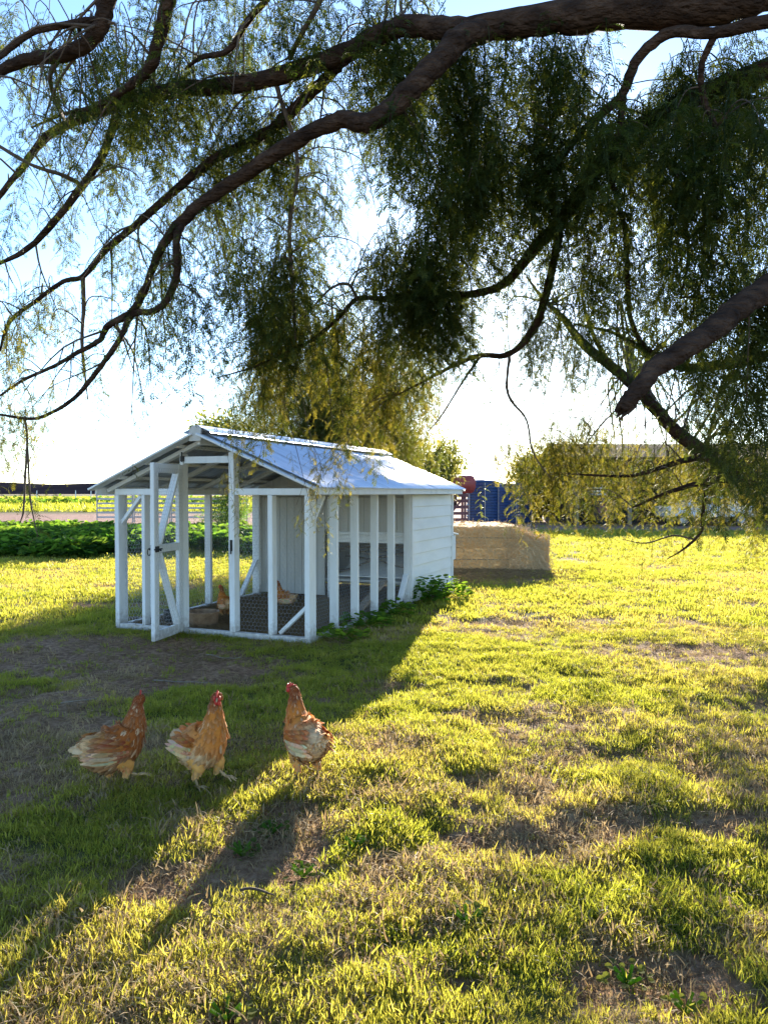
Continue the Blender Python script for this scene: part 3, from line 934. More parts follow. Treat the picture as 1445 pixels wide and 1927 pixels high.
def hen(name, label, loc, heading, spine, legs, head_yaw=0.0, tail_up=0.6, tail_len=.13, seed=0, pale=0.0, group="brown hens walking on the grass", scale=1.0, dark=0.0):
    """spine: (x, z, half width, half height) from rump to beak, in the hen's own plane, +x forward."""
    r = random.Random(seed)
    root = thing(name, label, "hen", loc, heading, group)
    root.scale = (scale * .95,) * 3
    st = smooth_path(spine, 5)
    n = len(st)
    i_neck = max(range(n), key=lambda i: -abs(i / n - .62))     # lower neck: where the sideways turn begins
    x0 = st[i_neck][0]; top = n - 1
    # path points with sideways turn of the head
    pts, rad = [], []
    zs = [s[1] for s in st]
    zmax = max(zs[:]); zn = st[i_neck][1]
    for i, s in enumerate(st):
        p = Vector((s[0], 0, s[1]))
        if i > i_neck:
            k = (s[1] - zn) / max(1e-3, zmax - zn); k = min(1, max(0, k))
            if i > n * .82: k = 1
            hinge = st[int(n * .84)]
            if i > int(n * .84):
                d = Vector((s[0] - hinge[0], 0, s[1] - hinge[1]))
                d.rotate(Euler((0, 0, head_yaw)))
                p = Vector((hinge[0], 0, hinge[1])) + d
        pts.append(p); rad.append((s[2], s[3]))
    mb = MB()
    N = 20
    rings = []
    tang = []

    def colour(x, z, i, ang):
        f = i / n
        c = mixc(CREAM, TAN, (f - .0) / .16)
        c = mixc(c, GINGER, (f - .14) / .16)
        c = mixc(c, BROWN, (f - .55) / .14)
        if math.sin(ang) < -.2 and f < .34:
            c = mixc(c, mixc(CREAM, TAN, .35), .75 * (1 - f))
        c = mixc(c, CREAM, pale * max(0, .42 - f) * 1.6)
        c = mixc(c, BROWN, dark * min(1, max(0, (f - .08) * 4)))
        return c
    for i, p in enumerate(pts):
        t = (pts[min(i + 1, n - 1)] - pts[max(i - 1, 0)]).normalized()
        tang.append(t)
        side = Vector((0, 1, 0)) if abs(t.y) < .2 else Vector((0, 0, 1)).cross(t).normalized()
        if i > int(n * .84):
            side.rotate(Euler((0, 0, head_yaw))) if abs(t.y) < .2 else None
        nrm = t.cross(side).normalized() * -1
        if nrm.z < 0 and abs(t.z) < .9: nrm = -nrm
        if abs(t.z) >= .9: nrm = Vector((-1, 0, 0)) if t.z > 0 else Vector((1, 0, 0))
        ring = []
        for k in range(N):
            a = 2 * math.pi * k / N
            w, h = rad[i]
            mb.col = colour(p.x, p.z, i, a)
            ring.append(mb.vert(p + side * (w * math.cos(a)) + nrm * (h * math.sin(a))))
        rings.append(ring)
    for a, b in zip(rings, rings[1:]):
        for k in range(N): mb.face(a[k], a[(k + 1) % N], b[(k + 1) % N], b[k])
    mb.face(*reversed(rings[0])); mb.face(*rings[-1])
    # the thighs grow out of the same skin
    me = mb.mesh("body", M['hen_skin'], True, True)
    bm = bmesh.new(); bm.from_mesh(me); bmesh.ops.recalc_face_normals(bm, faces=bm.faces); bm.to_mesh(me); bm.free()
    body = link("body", me, root)
    # feathers laid over the body, tail-ward, like tiles
    fb = MB()

    def feather(p, along, out, L, w, col, lift, curl=0.0):
        along = (along + out * lift).normalized(); s = along.cross(out).normalized()
        o2 = s.cross(along).normalized()
        row = []
        for t, ww in ((0, .45), (.35, 1), (.75, .85), (1, .25)):
            q = p + along * (L * t) - o2 * (curl * L * t * t) + Vector((0, 0, 0))
            fb.col = mixc(col, mixc(col, (.85, .58, .32), .3 * t), t)
            row.append((fb.vert(q - s * w * ww / 2 - o2 * w * .12), fb.vert(q + o2 * w * .05), fb.vert(q + s * w * ww / 2 - o2 * w * .12)))
        for a, b in zip(row, row[1:]):
            fb.face(a[0], a[1], b[1], b[0]); fb.face(a[1], a[2], b[2], b[1])

    for i in range(1, n - 4):
        w, h = rad[i]; f = i / n
        cnt = int(14 + 330 * math.sqrt(w * h))
        for _ in range(cnt):
            a = r.uniform(0, 6.283)
            k = int(a / (2 * math.pi) * N) % N
            q = Vector(mb.v[rings[i][k]]).lerp(Vector(mb.v[rings[i][(k + 1) % N]]), a / (2 * math.pi) * N - k)
            q = q.lerp(q - tang[i] * .01, r.random())
            out = (q - pts[i]).normalized()
            L = (.046 if f < .3 else .036 if f < .6 else .026 if f < .8 else .013) * r.uniform(.7, 1.25)
            if f < .14 or (math.sin(a) < -.3 and f < .45): L *= 1.35
            c = colour(q.x, q.z, i, a)
            v_ = r.uniform(.75, 1.25); c = tuple(x * v_ for x in c)
            if r.random() < .09 and f < .75: c = mixc(c, CREAM, .55)
            along = (Vector(mb.v[rings[i - 1][k]]) - Vector(mb.v[rings[i][k]])).normalized()
            s2 = along.cross(out).normalized(); out = s2.cross(along).normalized()
            along = along + Vector((r.uniform(-.2, .2), r.uniform(-.2, .2), r.uniform(-.25, .08)))
            feather(q + out * .001, along.normalized(), out, L, L * .42, c, r.uniform(.05, .22 if f < .3 else .14), .06)
    plum = fb.build("plumage", M['plume'], root, smooth=True, col=True)
    tag(plum, kind='stuff')
    # wings
    def surf_y(x, z):
        best = min(st[:int(n * .6)], key=lambda s: abs(s[0] - x))
        e = min(.95, abs(z - best[1]) / best[3])
        return best[2] * math.sqrt(1 - e * e)

    zc = pts[int(n * .3)].z
    for sgn in (-1, 1):
        fb = MB()
        for rowi in range(6):
            for j in range(10):
                t = j / 9
                x = .075 - .15 * t; z = zc + .065 - .023 * rowi + .010 * t - .02 * (1 - t) * (rowi < 2)
                base = Vector((x, sgn * (surf_y(x, z) + .012 - .006 * (rowi == 0)), z))
                out = Vector((0, sgn, .3)).normalized()
                L = (.04 + .010 * rowi + .035 * t) * r.uniform(.85, 1.15)
                c = mixc(GINGER, BROWN, min(1, r.random() * .7 + dark * .5))
                if rowi >= 3: c = mixc(c, CREAM, max(0, .15 + .6 * t + r.uniform(-.25, .25) + pale * .25 - dark * .2))
                feather(base, Vector((-1, sgn * -.10, -.10 + .16 * t)), out, L, .024, tuple(x_ * r.uniform(.8, 1.2) for x_ in c), .03, .05)
        tag(fb.build("wing", M['plume'], root, smooth=True, col=True), kind='stuff')
    # tail fan
    fb = MB()
    base = pts[2]
    for j in range(18):
        a = (j - 8.5) / 8.5
        d = Vector((-1, .26 * a + r.uniform(-.04, .04), tail_up + .25 * (1 - a * a) + r.uniform(-.07, .07))).normalized()
        out = Vector((.4, a, 1)).normalized()
        feather(base + Vector((.02, .014 * a, .01 * r.random())), d, out, tail_len * r.uniform(.8, 1.05), .048, mixc(CREAM, TAN, r.random() * .55), .0, .16)
    for j in range(70):
        a = r.uniform(-1, 1)
        d = Vector((-1, .5 * a, r.uniform(-.7, tail_up * .7))).normalized()
        feather(base + Vector((.04, .045 * a, -.03 * r.random())), d, Vector((-.2, a, .6)).normalized(), .08 * r.uniform(.6, 1.1), .022, mixc(CREAM, TAN, r.random() * .8), .1, .2)
    tag(fb.build("tail", M['plume'], root, smooth=True, col=True), kind='stuff')
    # head furniture
    hd = pts[int(n * .93)]; fwd = Vector((math.cos(head_yaw), math.sin(head_yaw), 0)); sd = Vector((-fwd.y, fwd.x, 0)); upv = Vector((0, 0, 1))
    hr = rad[int(n * .93)]
    cb = MB()
    ol = []
    for t, z in ((-.026, 0), (-.03, .02), (-.017, .016), (-.012, .034), (-.003, .022), (.005, .038), (.012, .022), (.022, .028), (.026, .008), (.03, -.006)):
        ol.append(hd + fwd * t + upv * (hr[1] * .8 + z * .8))
    A = [cb.vert(p + sd * .0035) for p in ol]; B = [cb.vert(p - sd * .0035) for p in ol]
    cb.face(*A); cb.face(*reversed(B))
    for k in range(len(ol)): cb.face(A[k], B[k], B[(k + 1) % len(ol)], A[(k + 1) % len(ol)])
    cb.build("comb", M['comb'], root, bevel=.0012)
    tip = pts[-1]
    kb = MB(); d = (fwd + Vector((0, 0, -.18))).normalized()
    kb.tube([tip - d * .012, tip + d * .004, tip + d * .017 - upv * .002, tip + d * .026 - upv * .006], [.0085, .0075, .004, .0008], 8)
    kb.build("beak", M['beak'], root, smooth=True)
    for sgn in (-1, 1):
        e = hd + fwd * .008 + sd * sgn * (hr[0] * .93) + upv * .004
        eb = MB(); eb.tube([e - sd * sgn * .003, e + sd * sgn * .0015, e + sd * sgn * .003], [.0055, .005, .001], 8); eb.build("eye", M['eye'], root, smooth=True)
        w0 = tip + sd * sgn * .008 - upv * .008 - fwd * .008
        wb = MB(); wb.tube([w0 + upv * .006, w0 - upv * .006, w0 - upv * .02 - fwd * .002, w0 - upv * .03 - fwd * .002], [.004, .008, .010, .003], 8); wb.build("wattle", M['comb'], root, smooth=True)
        fb2 = MB(); q = hd + fwd * .012 + sd * sgn * (hr[0] * .8); fb2.tube([q - sd * sgn * .006, q + sd * sgn * .003, q + sd * sgn * .006], [.015, .014, .006], 10); fb2.build("face", M['comb'], root, smooth=True)
    # legs: thigh in feathers, scaled shank, three toes and a spur toe
    for sgn, (hip, knee, hock, foot, toe_a, splay) in zip((1, -1), legs):
        hip, knee, hock, foot = [Vector((p[0], sgn * p[1], p[2])) for p in (hip, knee, hock, foot)]
        tb = MB(); tb.col = mixc(GINGER, TAN, .5 + pale * .4)
        tb.tube(smooth_path([hip, hip.lerp(knee, .5), knee, knee.lerp(hock, .6), hock], 3), [.056 - .0038 * i for i in range(13)], 12)
        th = tb.build("thigh", M['hen_skin'], root, smooth=True, col=True)
        fb = MB()
        for _ in range(90):
            t = r.random(); p = hip.lerp(knee, t / .6) if t < .6 else knee.lerp(hock, (t - .6) / .4)
            a = r.uniform(0, 6.28); out = Vector((math.cos(a), math.sin(a), 0)); w = .048 - .036 * t
            feather(p + out * w, Vector((-.15, 0, -1)), out, .035 * r.uniform(.7, 1.2), .018, tuple(x * r.uniform(.8, 1.2) for x in mixc(GINGER, TAN, .4 + .5 * t + .3 * pale)), .15, .05)
        tag(fb.build("thigh_feathers", M['plume'], th, smooth=True, col=True), kind='stuff')
        lb = MB()
        lb.tube([hock + Vector((0, 0, .012)), hock, hock.lerp(foot, .5), foot], [.0095, .009, .0072, .008], 8)
        fd = Vector((math.cos(toe_a), 0, math.sin(toe_a)))
        for ang, L in ((-splay, .055), (0, .066), (splay, .055), (math.pi, .028)):
            d = Vector((fd.x * math.cos(ang), math.sin(ang), fd.z * math.cos(ang))).normalized()
            mid = foot + d * L * .55 + Vector((0, 0, .006)); end = foot + d * L - Vector((0, 0, .002))
            lb.tube([foot - d * .002, mid, end, end + d * .012 - Vector((0, 0, .003))], [.0062, .0055, .0042, .001], 6)
        lb.build("leg", M['shank'], root, smooth=True)
    return root


UPRIGHT = [(-.15, .262, .02, .025), (-.125, .255, .055, .06), (-.075, .232, .09, .095), (-.01, .225, .106, .116), (.055, .255, .100, .116), (.10, .315, .078, .09), (.120, .365, .056, .062), (.130, .41, .042, .044), (.135, .442, .033, .033), (.146, .466, .028, .028), (.162, .471, .022, .022), (.176, .466, .012, .012)]
TALL = [(-.14, .245, .02, .025), (-.115, .238, .055, .062), (-.07, .222, .09, .098), (-.01, .232, .106, .12), (.045, .28, .098, .112), (.08, .345, .072, .08), (.092, .40, .05, .053), (.097, .447, .037, .038), (.10, .478, .030, .030), (.11, .497, .027, .027), (.128, .50, .021, .021), (.143, .495, .011, .011)]
stand = ((.0, .05, .16), (.03, .056, .11), (-.012, .052, .072), (.012, .05, .004), 0, .55)
back = ((-.01, .05, .16), (.0, .054, .11), (-.06, .05, .078), (-.05, .048, .008), 0, .5)
lift = ((.02, .05, .16), (.07, .055, .12), (.055, .053, .085), (.125, .05, .055), -.1, .35)


def at(px, py):
    q = G(px, py); return (q.x, q.y, gz1(q.x, q.y))


for s_ in (UPRIGHT, TALL):
    for i_, v_ in enumerate(s_):
        k_ = max(0, 1 - i_ / 7); sl = .9 if 5 <= i_ <= 8 else 1
        s_[i_] = (v_[0], v_[1] - .022 * k_, v_[2] * sl * (1 + .02 * k_), v_[3] * sl * (1 + .04 * k_))
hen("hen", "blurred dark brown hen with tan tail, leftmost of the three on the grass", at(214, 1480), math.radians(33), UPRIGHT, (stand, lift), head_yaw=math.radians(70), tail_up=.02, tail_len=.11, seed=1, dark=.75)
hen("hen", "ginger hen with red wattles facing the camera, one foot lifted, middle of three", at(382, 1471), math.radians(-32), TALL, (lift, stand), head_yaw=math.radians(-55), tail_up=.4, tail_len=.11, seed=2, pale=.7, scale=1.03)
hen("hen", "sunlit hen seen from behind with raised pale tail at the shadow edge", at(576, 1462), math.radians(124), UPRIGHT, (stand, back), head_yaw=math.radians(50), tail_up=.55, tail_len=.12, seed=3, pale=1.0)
q = G(424, 1163)
hen("hen", "brown hen standing inside the coop beside the rusty basin", (q.x, q.y, .005), math.radians(125), UPRIGHT, (stand, stand), head_yaw=math.radians(35), tail_up=.2, seed=4, group="hens inside the coop", scale=.82)
q = coop_pt(.92, 2.3)
hen("hen", "pale tailed hen resting behind the mesh near the lining boards", (q.x, q.y, -.09), math.radians(150), UPRIGHT, (stand, stand), head_yaw=math.radians(20), tail_up=.5, seed=5, pale=1.0, group="hens inside the coop", scale=.9)

# ------------------------------------------------------------------ hay
def fuzzy_box(sx, sy, sz, seed, n=16, amp=.035):
    mb = MB()
    bm = bmesh.new(); bmesh.ops.create_cube(bm, size=1)
    bmesh.ops.subdivide_edges(bm, edges=list(bm.edges), cuts=n, use_grid_fill=True)
    r = np.random.default_rng(seed)
    for v in bm.verts:
        c = v.co.copy()
        k = 1 - .03 * max(0, abs(c.x) * 2 - .8) * 5 * max(0, abs(c.z) * 2 - .6)
        d = (float(fbm(np.array([c.x * 9 + seed]), np.array([c.z * 7 + c.y * 9]), 5)[0]) - .5) * amp * 2 + r.normal(0, amp * .2)
        v.co = Vector((c.x * sx * k, c.y * sy, (c.z + .5) * sz * (1 if c.z < 0 else 1)))
        o = Vector((c.x if abs(c.x) > .49 else 0, c.y if abs(c.y) > .49 else 0, c.z if abs(c.z) > .49 and c.z > 0 else 0))
        if o.length: v.co += o.normalized() * d
    me = bpy.data.meshes.new("bale_body"); bm.to_mesh(me); bm.free()
    me.polygons.foreach_set("use_smooth", [True] * len(me.polygons)); me.materials.append(M['straw'])
    return me


M['straw_pale'] = pmat('loose_straw', [(0.3, (0.56, 0.38, 0.19)), (0.7, (0.82, 0.62, 0.36))], 30, 0.85)


def strands(parent, n, place, L=.22, seed=0):
    r = random.Random(seed); mb = MB()
    for _ in range(n):
        p, nrm = place(r)
        d = Vector((r.uniform(-1, 1), r.uniform(-1, 1), r.uniform(-1, .5)))
        d = (d - nrm * d.dot(nrm) * .7 + nrm * .25).normalized() * L * r.uniform(.4, 1.2)
        mb.tube([p, p + d * .5 + nrm * .02, p + d - Vector((0, 0, .05 * r.random()))], .0035, 3, cap=False)
    return tag(mb.build("loose_straw", M['straw_pale'], parent), kind='stuff')


bale = thing("hay_bale", "lower of two large square golden hay bales behind the coop wall", "hay bale", (1.72, 16.55, 0), math.radians(2), "stacked square hay bales")
link("bale_body", fuzzy_box(2.05, 2.4, .45, 3), bale)
bale_top = thing("hay_bale", "upper large square golden hay bale with ragged right end behind coop", "hay bale", (1.70, 16.58, .44), math.radians(3.2), "stacked square hay bales")
link("bale_body", fuzzy_box(1.98, 2.38, .44, 5, amp=.045), bale_top)


def on_bale(r, sx=2.05, sy=2.4, sz=.44):
    if r.random() < .6: return Vector((r.uniform(-sx / 2, sx / 2), -sy / 2 - .01, r.uniform(.02, sz))), Vector((0, -1, 0))
    if r.random() < .5: return Vector((r.uniform(-sx / 2, sx / 2), r.uniform(-sy / 2, sy / 2), sz)), Vector((0, 0, 1))
    return Vector((sx / 2, r.uniform(-sy / 2, sy / 2), r.uniform(0, sz))), Vector((1, 0, 0))


strands(bale, 1300, on_bale, .13, 1)
strands(bale_top, 1900, on_bale, .15, 11)
for z, bale in ((.22, bale), (.21, bale_top)):
    mb = MB(); mb.tube([(-1.03, -1.235, z), (0, -1.228, z + .01), (1.02, -1.235, z), (1.05, 0, z), (1.02, 1.23, z)], .006, 4); mb.build("baling_twine", M['raw_wood'], bale)
b2 = thing("hay_bale", "small dark hay bale standing right of the large bale", "hay bale", (3.13, 15.85, 0), math.radians(-4), None)
link("bale_body", fuzzy_box(.44, .75, .66, 9, amp=.05), b2)
strands(b2, 700, lambda r: (Vector((r.uniform(-.22, .22), -.38, r.uniform(.02, .66))), Vector((0, -1, 0))) if r.random() < .7 else (Vector((r.uniform(-.22, .22), r.uniform(-.37, .37), .66)), Vector((0, 0, 1))), .16, 2)
heap = thing("straw_heap", "loose heap of tangled straw slumped against the hay bale", "straw heap", (2.8, 15.5, 0), 0)
mb = MB(); rows = []
for i, (r_, z) in enumerate(((.42, 0), (.38, .2), (.31, .42), (.22, .62), (.1, .76), (.01, .8))):
    rows.append([mb.vert((r_ * math.cos(a) * .95 * (1 + .15 * math.sin(3 * a + i)), r_ * math.sin(a) * .8 * (1 + .12 * math.sin(5 * a + 2 * i)) + .15 * z, z)) for a in [k * math.pi / 12 for k in range(24)]])
for a, b in zip(rows, rows[1:]):
    for k in range(24): mb.face(a[k], a[(k + 1) % 24], b[(k + 1) % 24], b[k])
mb.build("heap_body", M['straw'], heap, smooth=True)


def on_heap(r):
    a = r.uniform(math.pi, 2 * math.pi) if r.random() < .75 else r.uniform(0, math.pi); z = r.random() ** 1.3 * .75; q = .42 * (1 - z / .82) ** .6
    return Vector((q * math.cos(a), q * math.sin(a) * .85 + .15 * z, z)), Vector((math.cos(a), math.sin(a), .5)).normalized()


strands(heap, 1500, on_heap, .3, 4)

n = 2600
lx = 1.75 + nr.normal(0, .85, n); ly = 15.1 - np.abs(nr.normal(0, .75, n))
scatter("straw_litter", np.stack([lx, ly, gz(lx, ly) + .012], -1), np.stack([nr.normal(0, .15, n), nr.normal(0, .15, n), nr.random(n) * 6.28], -1), .9 + nr.random(n), straw_p, nr.random(n))

# ------------------------------------------------------------------ tanks behind the hay
M['blue'] = pmat('blue_steel', [(0.3, (0.018, 0.045, 0.13)), (0.7, (0.035, 0.075, 0.19))], 4, 0.4, 0.1)
M['red'] = pmat('faded_red_paint', [(0.3, (0.3, 0.04, 0.035)), (0.7, (0.42, 0.085, 0.07))], 5, 0.5, 0.15)
M['maroon'] = pmat('maroon_timber', [(0.3, (0.13, 0.045, 0.05)), (0.7, (0.22, 0.09, 0.09))], 5, 0.7)
M['grey_steel'] = pmat('grey_steel', [(0.3, (0.3, 0.3, 0.31)), (0.7, (0.45, 0.45, 0.46))], 6, 0.5, metal=.3)


def water_tank(px0, px1, ytop, d, label):
    a, b = P(px0, 950, d), P(px1, 950, d)
    R = (b.x - a.x) / 2; H = P(0, ytop, d).z
    root = thing("water_tank", label, "water tank", ((a.x + b.x) / 2, d + R, -.06), 0, "blue corrugated water tanks")
    prof = [(0.001, .02), (R, .02)]
    z = .03
    while z < H - .05:
        prof += [(R, z), (R + .03, z + .035), (R + .03, z + .075), (R, z + .11)]; z += .15
    prof += [(R, H), (R * .98, H + .02)]
    mb = MB(); mb.lathe(prof, 40); mb.build("tank_wall", M['blue'], root, smooth=False)
    mb = MB(); mb.lathe([(R * 1.03, H + .02), (R * 1.03, H + .05), (R * .5, H + .16), (.12, H + .22), (.001, H + .22)], 40); mb.build("tank_lid", M['blue'], root, smooth=True)
    for k in range(3):
        an = math.radians(-150 + 60 * k)
        mb = MB(); mb.tube([(math.cos(an) * (R + .05), math.sin(an) * (R + .05), 0), (math.cos(an) * (R + .05), math.sin(an) * (R + .05), H)], .025, 6); mb.build("pipe", M['grey_steel'], root)
    return root


water_tank(882, 942, 906, 40, "blue corrugated water tank directly right of the red fuel tank")
water_tank(936, 1006, 912, 41.5, "wider blue corrugated water tank, right one of the pair")
ft = thing("fuel_tank", "faded red cylindrical tank on a raised maroon slatted stand", "tank", (P(862, 900, 36).x - .78, 37, -.06), math.radians(4))
R = .44; z0 = 2.04
mb = MB(); ring = mb.tube([(-1.35, 0, z0), (-1.3, 0, z0), (-1.22, 0, z0), (1.5, 0, z0), (1.62, 0, z0), (1.7, 0, z0)], [R * .5, R * .85, R, R, R * .88, R * .5], 32)
mb.build("drum", M['red'], ft, smooth=True)
for k, x in enumerate((-.9, .9)):
    mb = MB().box(x - .06, x + .06, -.4, .4, z0 - R - .05, z0 - R + .09); mb.build("saddle", M['maroon'], ft)
mb = MB(); mb.tube([(.2, 0, z0 + R - .02), (.2, 0, z0 + R + .1)], .06, 10); mb.build("filler_cap", M['red'], ft)
for x in (-1.1, 0, 1.15):
    for y in (-.38, .38):
        MB().box(x - .05, x + .05, y - .05, y + .05, 0, z0 - R - .05).build("leg", M['maroon'], ft)
for z in (.35, .65, .95, 1.25, 1.5):
    MB().box(-1.25, 1.3, -.46, -.435, z - .07, z + .07).build("slat", M['maroon'], ft)
mb = MB().beam((-1.1, -.48, .1), (0, -.48, 1.5), .09, .03, (0, 1, 0)); mb.build("brace", M['maroon'], ft)
mb = MB().beam((0, -.485, .1), (1.15, -.485, 1.5), .09, .03, (0, 1, 0)); mb.build("brace", M['maroon'], ft)

# ------------------------------------------------------------------ open-fronted shed, far right
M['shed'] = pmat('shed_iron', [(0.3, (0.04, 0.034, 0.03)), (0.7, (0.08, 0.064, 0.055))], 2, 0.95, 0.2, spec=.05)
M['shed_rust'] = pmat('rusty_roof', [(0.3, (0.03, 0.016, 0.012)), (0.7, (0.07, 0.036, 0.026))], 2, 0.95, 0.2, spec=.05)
M['gravel'] = pmat('gravel', [(0.3, (0.22, 0.19, 0.19)), (0.7, (0.34, 0.3, 0.29))], 30, 0.95, 0.5)
sx0 = P(1085, 900, 39).x
shed = thing("farm_shed", "long dark open fronted farm shed with low rusty roof, far right", "shed", (sx0, 39, -.06), 0)
SLn, SD, SH = 24.0, 8.0, 3.35
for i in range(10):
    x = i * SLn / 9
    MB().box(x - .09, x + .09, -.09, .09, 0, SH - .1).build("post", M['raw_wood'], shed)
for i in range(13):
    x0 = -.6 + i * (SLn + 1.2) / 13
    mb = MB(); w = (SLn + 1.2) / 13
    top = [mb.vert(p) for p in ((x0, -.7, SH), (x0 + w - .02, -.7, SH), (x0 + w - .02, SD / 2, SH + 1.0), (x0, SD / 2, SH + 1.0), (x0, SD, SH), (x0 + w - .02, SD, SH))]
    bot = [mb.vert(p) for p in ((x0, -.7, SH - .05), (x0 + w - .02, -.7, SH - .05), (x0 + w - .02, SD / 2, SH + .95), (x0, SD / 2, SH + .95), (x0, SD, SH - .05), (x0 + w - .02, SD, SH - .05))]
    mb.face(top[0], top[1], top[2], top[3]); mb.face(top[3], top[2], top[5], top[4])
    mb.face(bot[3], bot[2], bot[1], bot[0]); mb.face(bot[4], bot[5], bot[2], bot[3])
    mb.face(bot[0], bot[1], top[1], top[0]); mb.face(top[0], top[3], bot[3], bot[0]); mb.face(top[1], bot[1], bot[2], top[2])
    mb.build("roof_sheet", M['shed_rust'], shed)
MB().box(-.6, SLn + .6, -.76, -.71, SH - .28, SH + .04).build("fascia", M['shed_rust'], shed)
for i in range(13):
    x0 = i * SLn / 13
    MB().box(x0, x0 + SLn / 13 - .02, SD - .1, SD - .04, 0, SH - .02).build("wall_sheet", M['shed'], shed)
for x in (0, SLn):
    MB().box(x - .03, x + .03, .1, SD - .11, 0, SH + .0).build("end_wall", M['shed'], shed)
# hay stacked, a pale covered ute, crates and drums in the shed
M['pale'] = pmat('pale_paint', [(0.3, (0.55, 0.58, 0.62)), (0.7, (0.66, 0.69, 0.73))], 3, 0.35)
M['tyre'] = pmat('tyre_rubber', [(0.3, (0.015, 0.015, 0.015)), (0.7, (0.03, 0.03, 0.03))], 20, 0.8)
M['glass_dark'] = pmat('window_glass', [(0.3, (0.02, 0.025, 0.03)), (0.7, (0.04, 0.045, 0.05))], 2, 0.08)
ux = P(1322, 950, 38.5).x
ute = thing("parked_car", "pale grey car parked before the dark shed, half hidden by branches", "car", (ux, 38.3, -.06), 0)
mb = MB()
prof = [(-2.2, .45), (-2.2, .95), (-1.25, 1.02), (-.75, 1.45), (.9, 1.47), (1.5, 1.03), (2.15, .98), (2.2, .45)]
ys = (-.82, -.86, .86, .82)
A = [[mb.vert((x, y * (1 if z < 1.1 else .85), z)) for x, z in prof] for y in (-.85, .85)]
mb.face(*A[0]); mb.face(*reversed(A[1]))
for k in range(len(prof)): mb.face(A[0][k], A[1][k], A[1][(k + 1) % len(prof)], A[0][(k + 1) % len(prof)])
mb.build("body", M['pale'], ute, bevel=.05)
for x0, x1 in ((-.8, -.02), (.05, .85)):
    MB().box(x0, x1, -.862, -.80, 1.06, 1.36).build("window", M['glass_dark'], ute, bevel=.02)
for x in (-1.4, 1.4):
    for y in (-.8, .8):
        mb = MB(); mb.tube([(x, y - .1, .33), (x, y + .1, .33)], .33, 20); w = mb.build("wheel", M['tyre'], ute)
        mb = MB(); mb.tube([(x, y - .115, .33), (x, y + .115, .33)], .18, 14); mb.build("rim", M['grey_steel'], w)
for i, (px, py, lab) in enumerate(((1140, 936, "pale slatted crate on the cab of the old tractor in shed"),)):
    pass
tx = P(1150, 950, 39.6).x
tr = thing("tractor", "old dark tractor with pale slatted crate behind seat under shed roof", "tractor", (tx, 40.6, -.06), math.radians(20))
MB().box(-.35, 1.5, -.35, .35, .75, 1.3).build("bonnet", M['black'], tr, bevel=.06)
MB().box(-1.1, -.35, -.45, .45, .7, 1.05).build("seat", M['black'], tr, bevel=.05)
crate = MB()
for z in (1.5, 1.66, 1.82): crate.box(-1.1, -.3, -.4, .4, z, z + .1)
tag(crate.build("crate", M['pale'], tr), kind='stuff')
for x, y, R_ in ((-.7, -.65, .75), (-.7, .65, .75), (1.1, -.5, .42), (1.1, .5, .42)):
    mb = MB(); mb.tube([(x, y - .15, R_), (x, y + .15, R_)], R_, 24); w = mb.build("wheel", M['tyre'], tr)
    mb = MB(); mb.tube([(x, y - .165, R_), (x, y + .165, R_)], R_ * .5, 16); mb.build("rim", M['maroon'], w)
mb = MB(); mb.tube([(.5, 0, 1.25), (.5, 0, 2.0)], .04, 8); mb.build("exhaust", M['grey_steel'], tr)

# ------------------------------------------------------------------ left: cattle rails, hedge bed, posts
fd = 42.0


def rail_panel(px0, px1, label, d):
    a, b = P(px0, 940, d), P(px1, 940, d)
    root = thing("rail_panel", label, "fence panel", (a.x, d, -.06), 0, "grey cattle rail panels beyond the coop")
    w = b.x - a.x
    for x in (0, w):
        mb = MB(); mb.tube([(x, 0, 0), (x, 0, 1.62)], .035, 8); mb.build("post", M['grey_steel'], root)
    for z in (.3, .55, .8, 1.05, 1.3, 1.55):
        MB().box(.03, w - .03, -.02, .02, z - .05, z + .05).build("rail", M['grey_steel'], root)


rail_panel(183, 250, "grey cattle rail panel at the left end of the row", 42)
rail_panel(253, 320, "grey cattle rail panel, second from the left of row", 42.4)
rail_panel(323, 395, "grey cattle rail panel seen through the open coop door", 42)
rail_panel(398, 465, "grey cattle rail panel behind dark bush, right end of row", 42.6)
for i, (px, d, lab) in enumerate(((143, 110, "thin white fence post in the green field, left one"), (172, 120, "thin white fence post in the field nearest the coop roof"), (70, 115, "thin white post at far left in the field behind leaves"))):
    q = P(px, 925, d); mb = MB(); mb.tube([(0, 0, -.1), (0, 0, 1.9)], .06, 8); mb.tube([(0, 0, 1.9), (0, 0, 1.93)], .07, 8)
    mb2 = mb.build("fence_post", M['paint']); mb2.location = (q.x, d, 0); tag(mb2, lab, "fence post", "white posts in the field")

# leafy low bed
def leaf_clump(seed, n, R, H, ls, mat):
    r = random.Random(seed); mb = MB()
    for _ in range(n):
        a = r.uniform(0, 6.28); q = R * math.sqrt(r.random()); z = H * r.uniform(.15, 1) * (1 - .5 * (q / R) ** 2)
        p = Vector((q * math.cos(a), q * math.sin(a), z))
        d = Vector((math.cos(a) + r.uniform(-.8, .8), math.sin(a) + r.uniform(-.8, .8), r.uniform(-.3, .5))).normalized()
        s = d.cross(Vector((r.uniform(-.4, .4), r.uniform(-.4, .4), 1))).normalized(); u = s.cross(d)
        L = ls * r.uniform(.6, 1.3)
        c = mb.vert(p); e = [mb.vert(p + d * (L * t) + s * (L * w) + u * (L * .15 * abs(w))) for t, w in ((.1, -.38), (.55, -.55), (.95, -.3), (1.05, 0), (.95, .3), (.55, .55), (.1, .38))]
        m_ = mb.vert(p + d * L * .5 - u * L * .06)
        for i in range(len(e) - 1): mb.face(m_, e[i], e[i + 1])
        mb.face(m_, e[-1], c); mb.face(m_, c, e[0])
    return mb


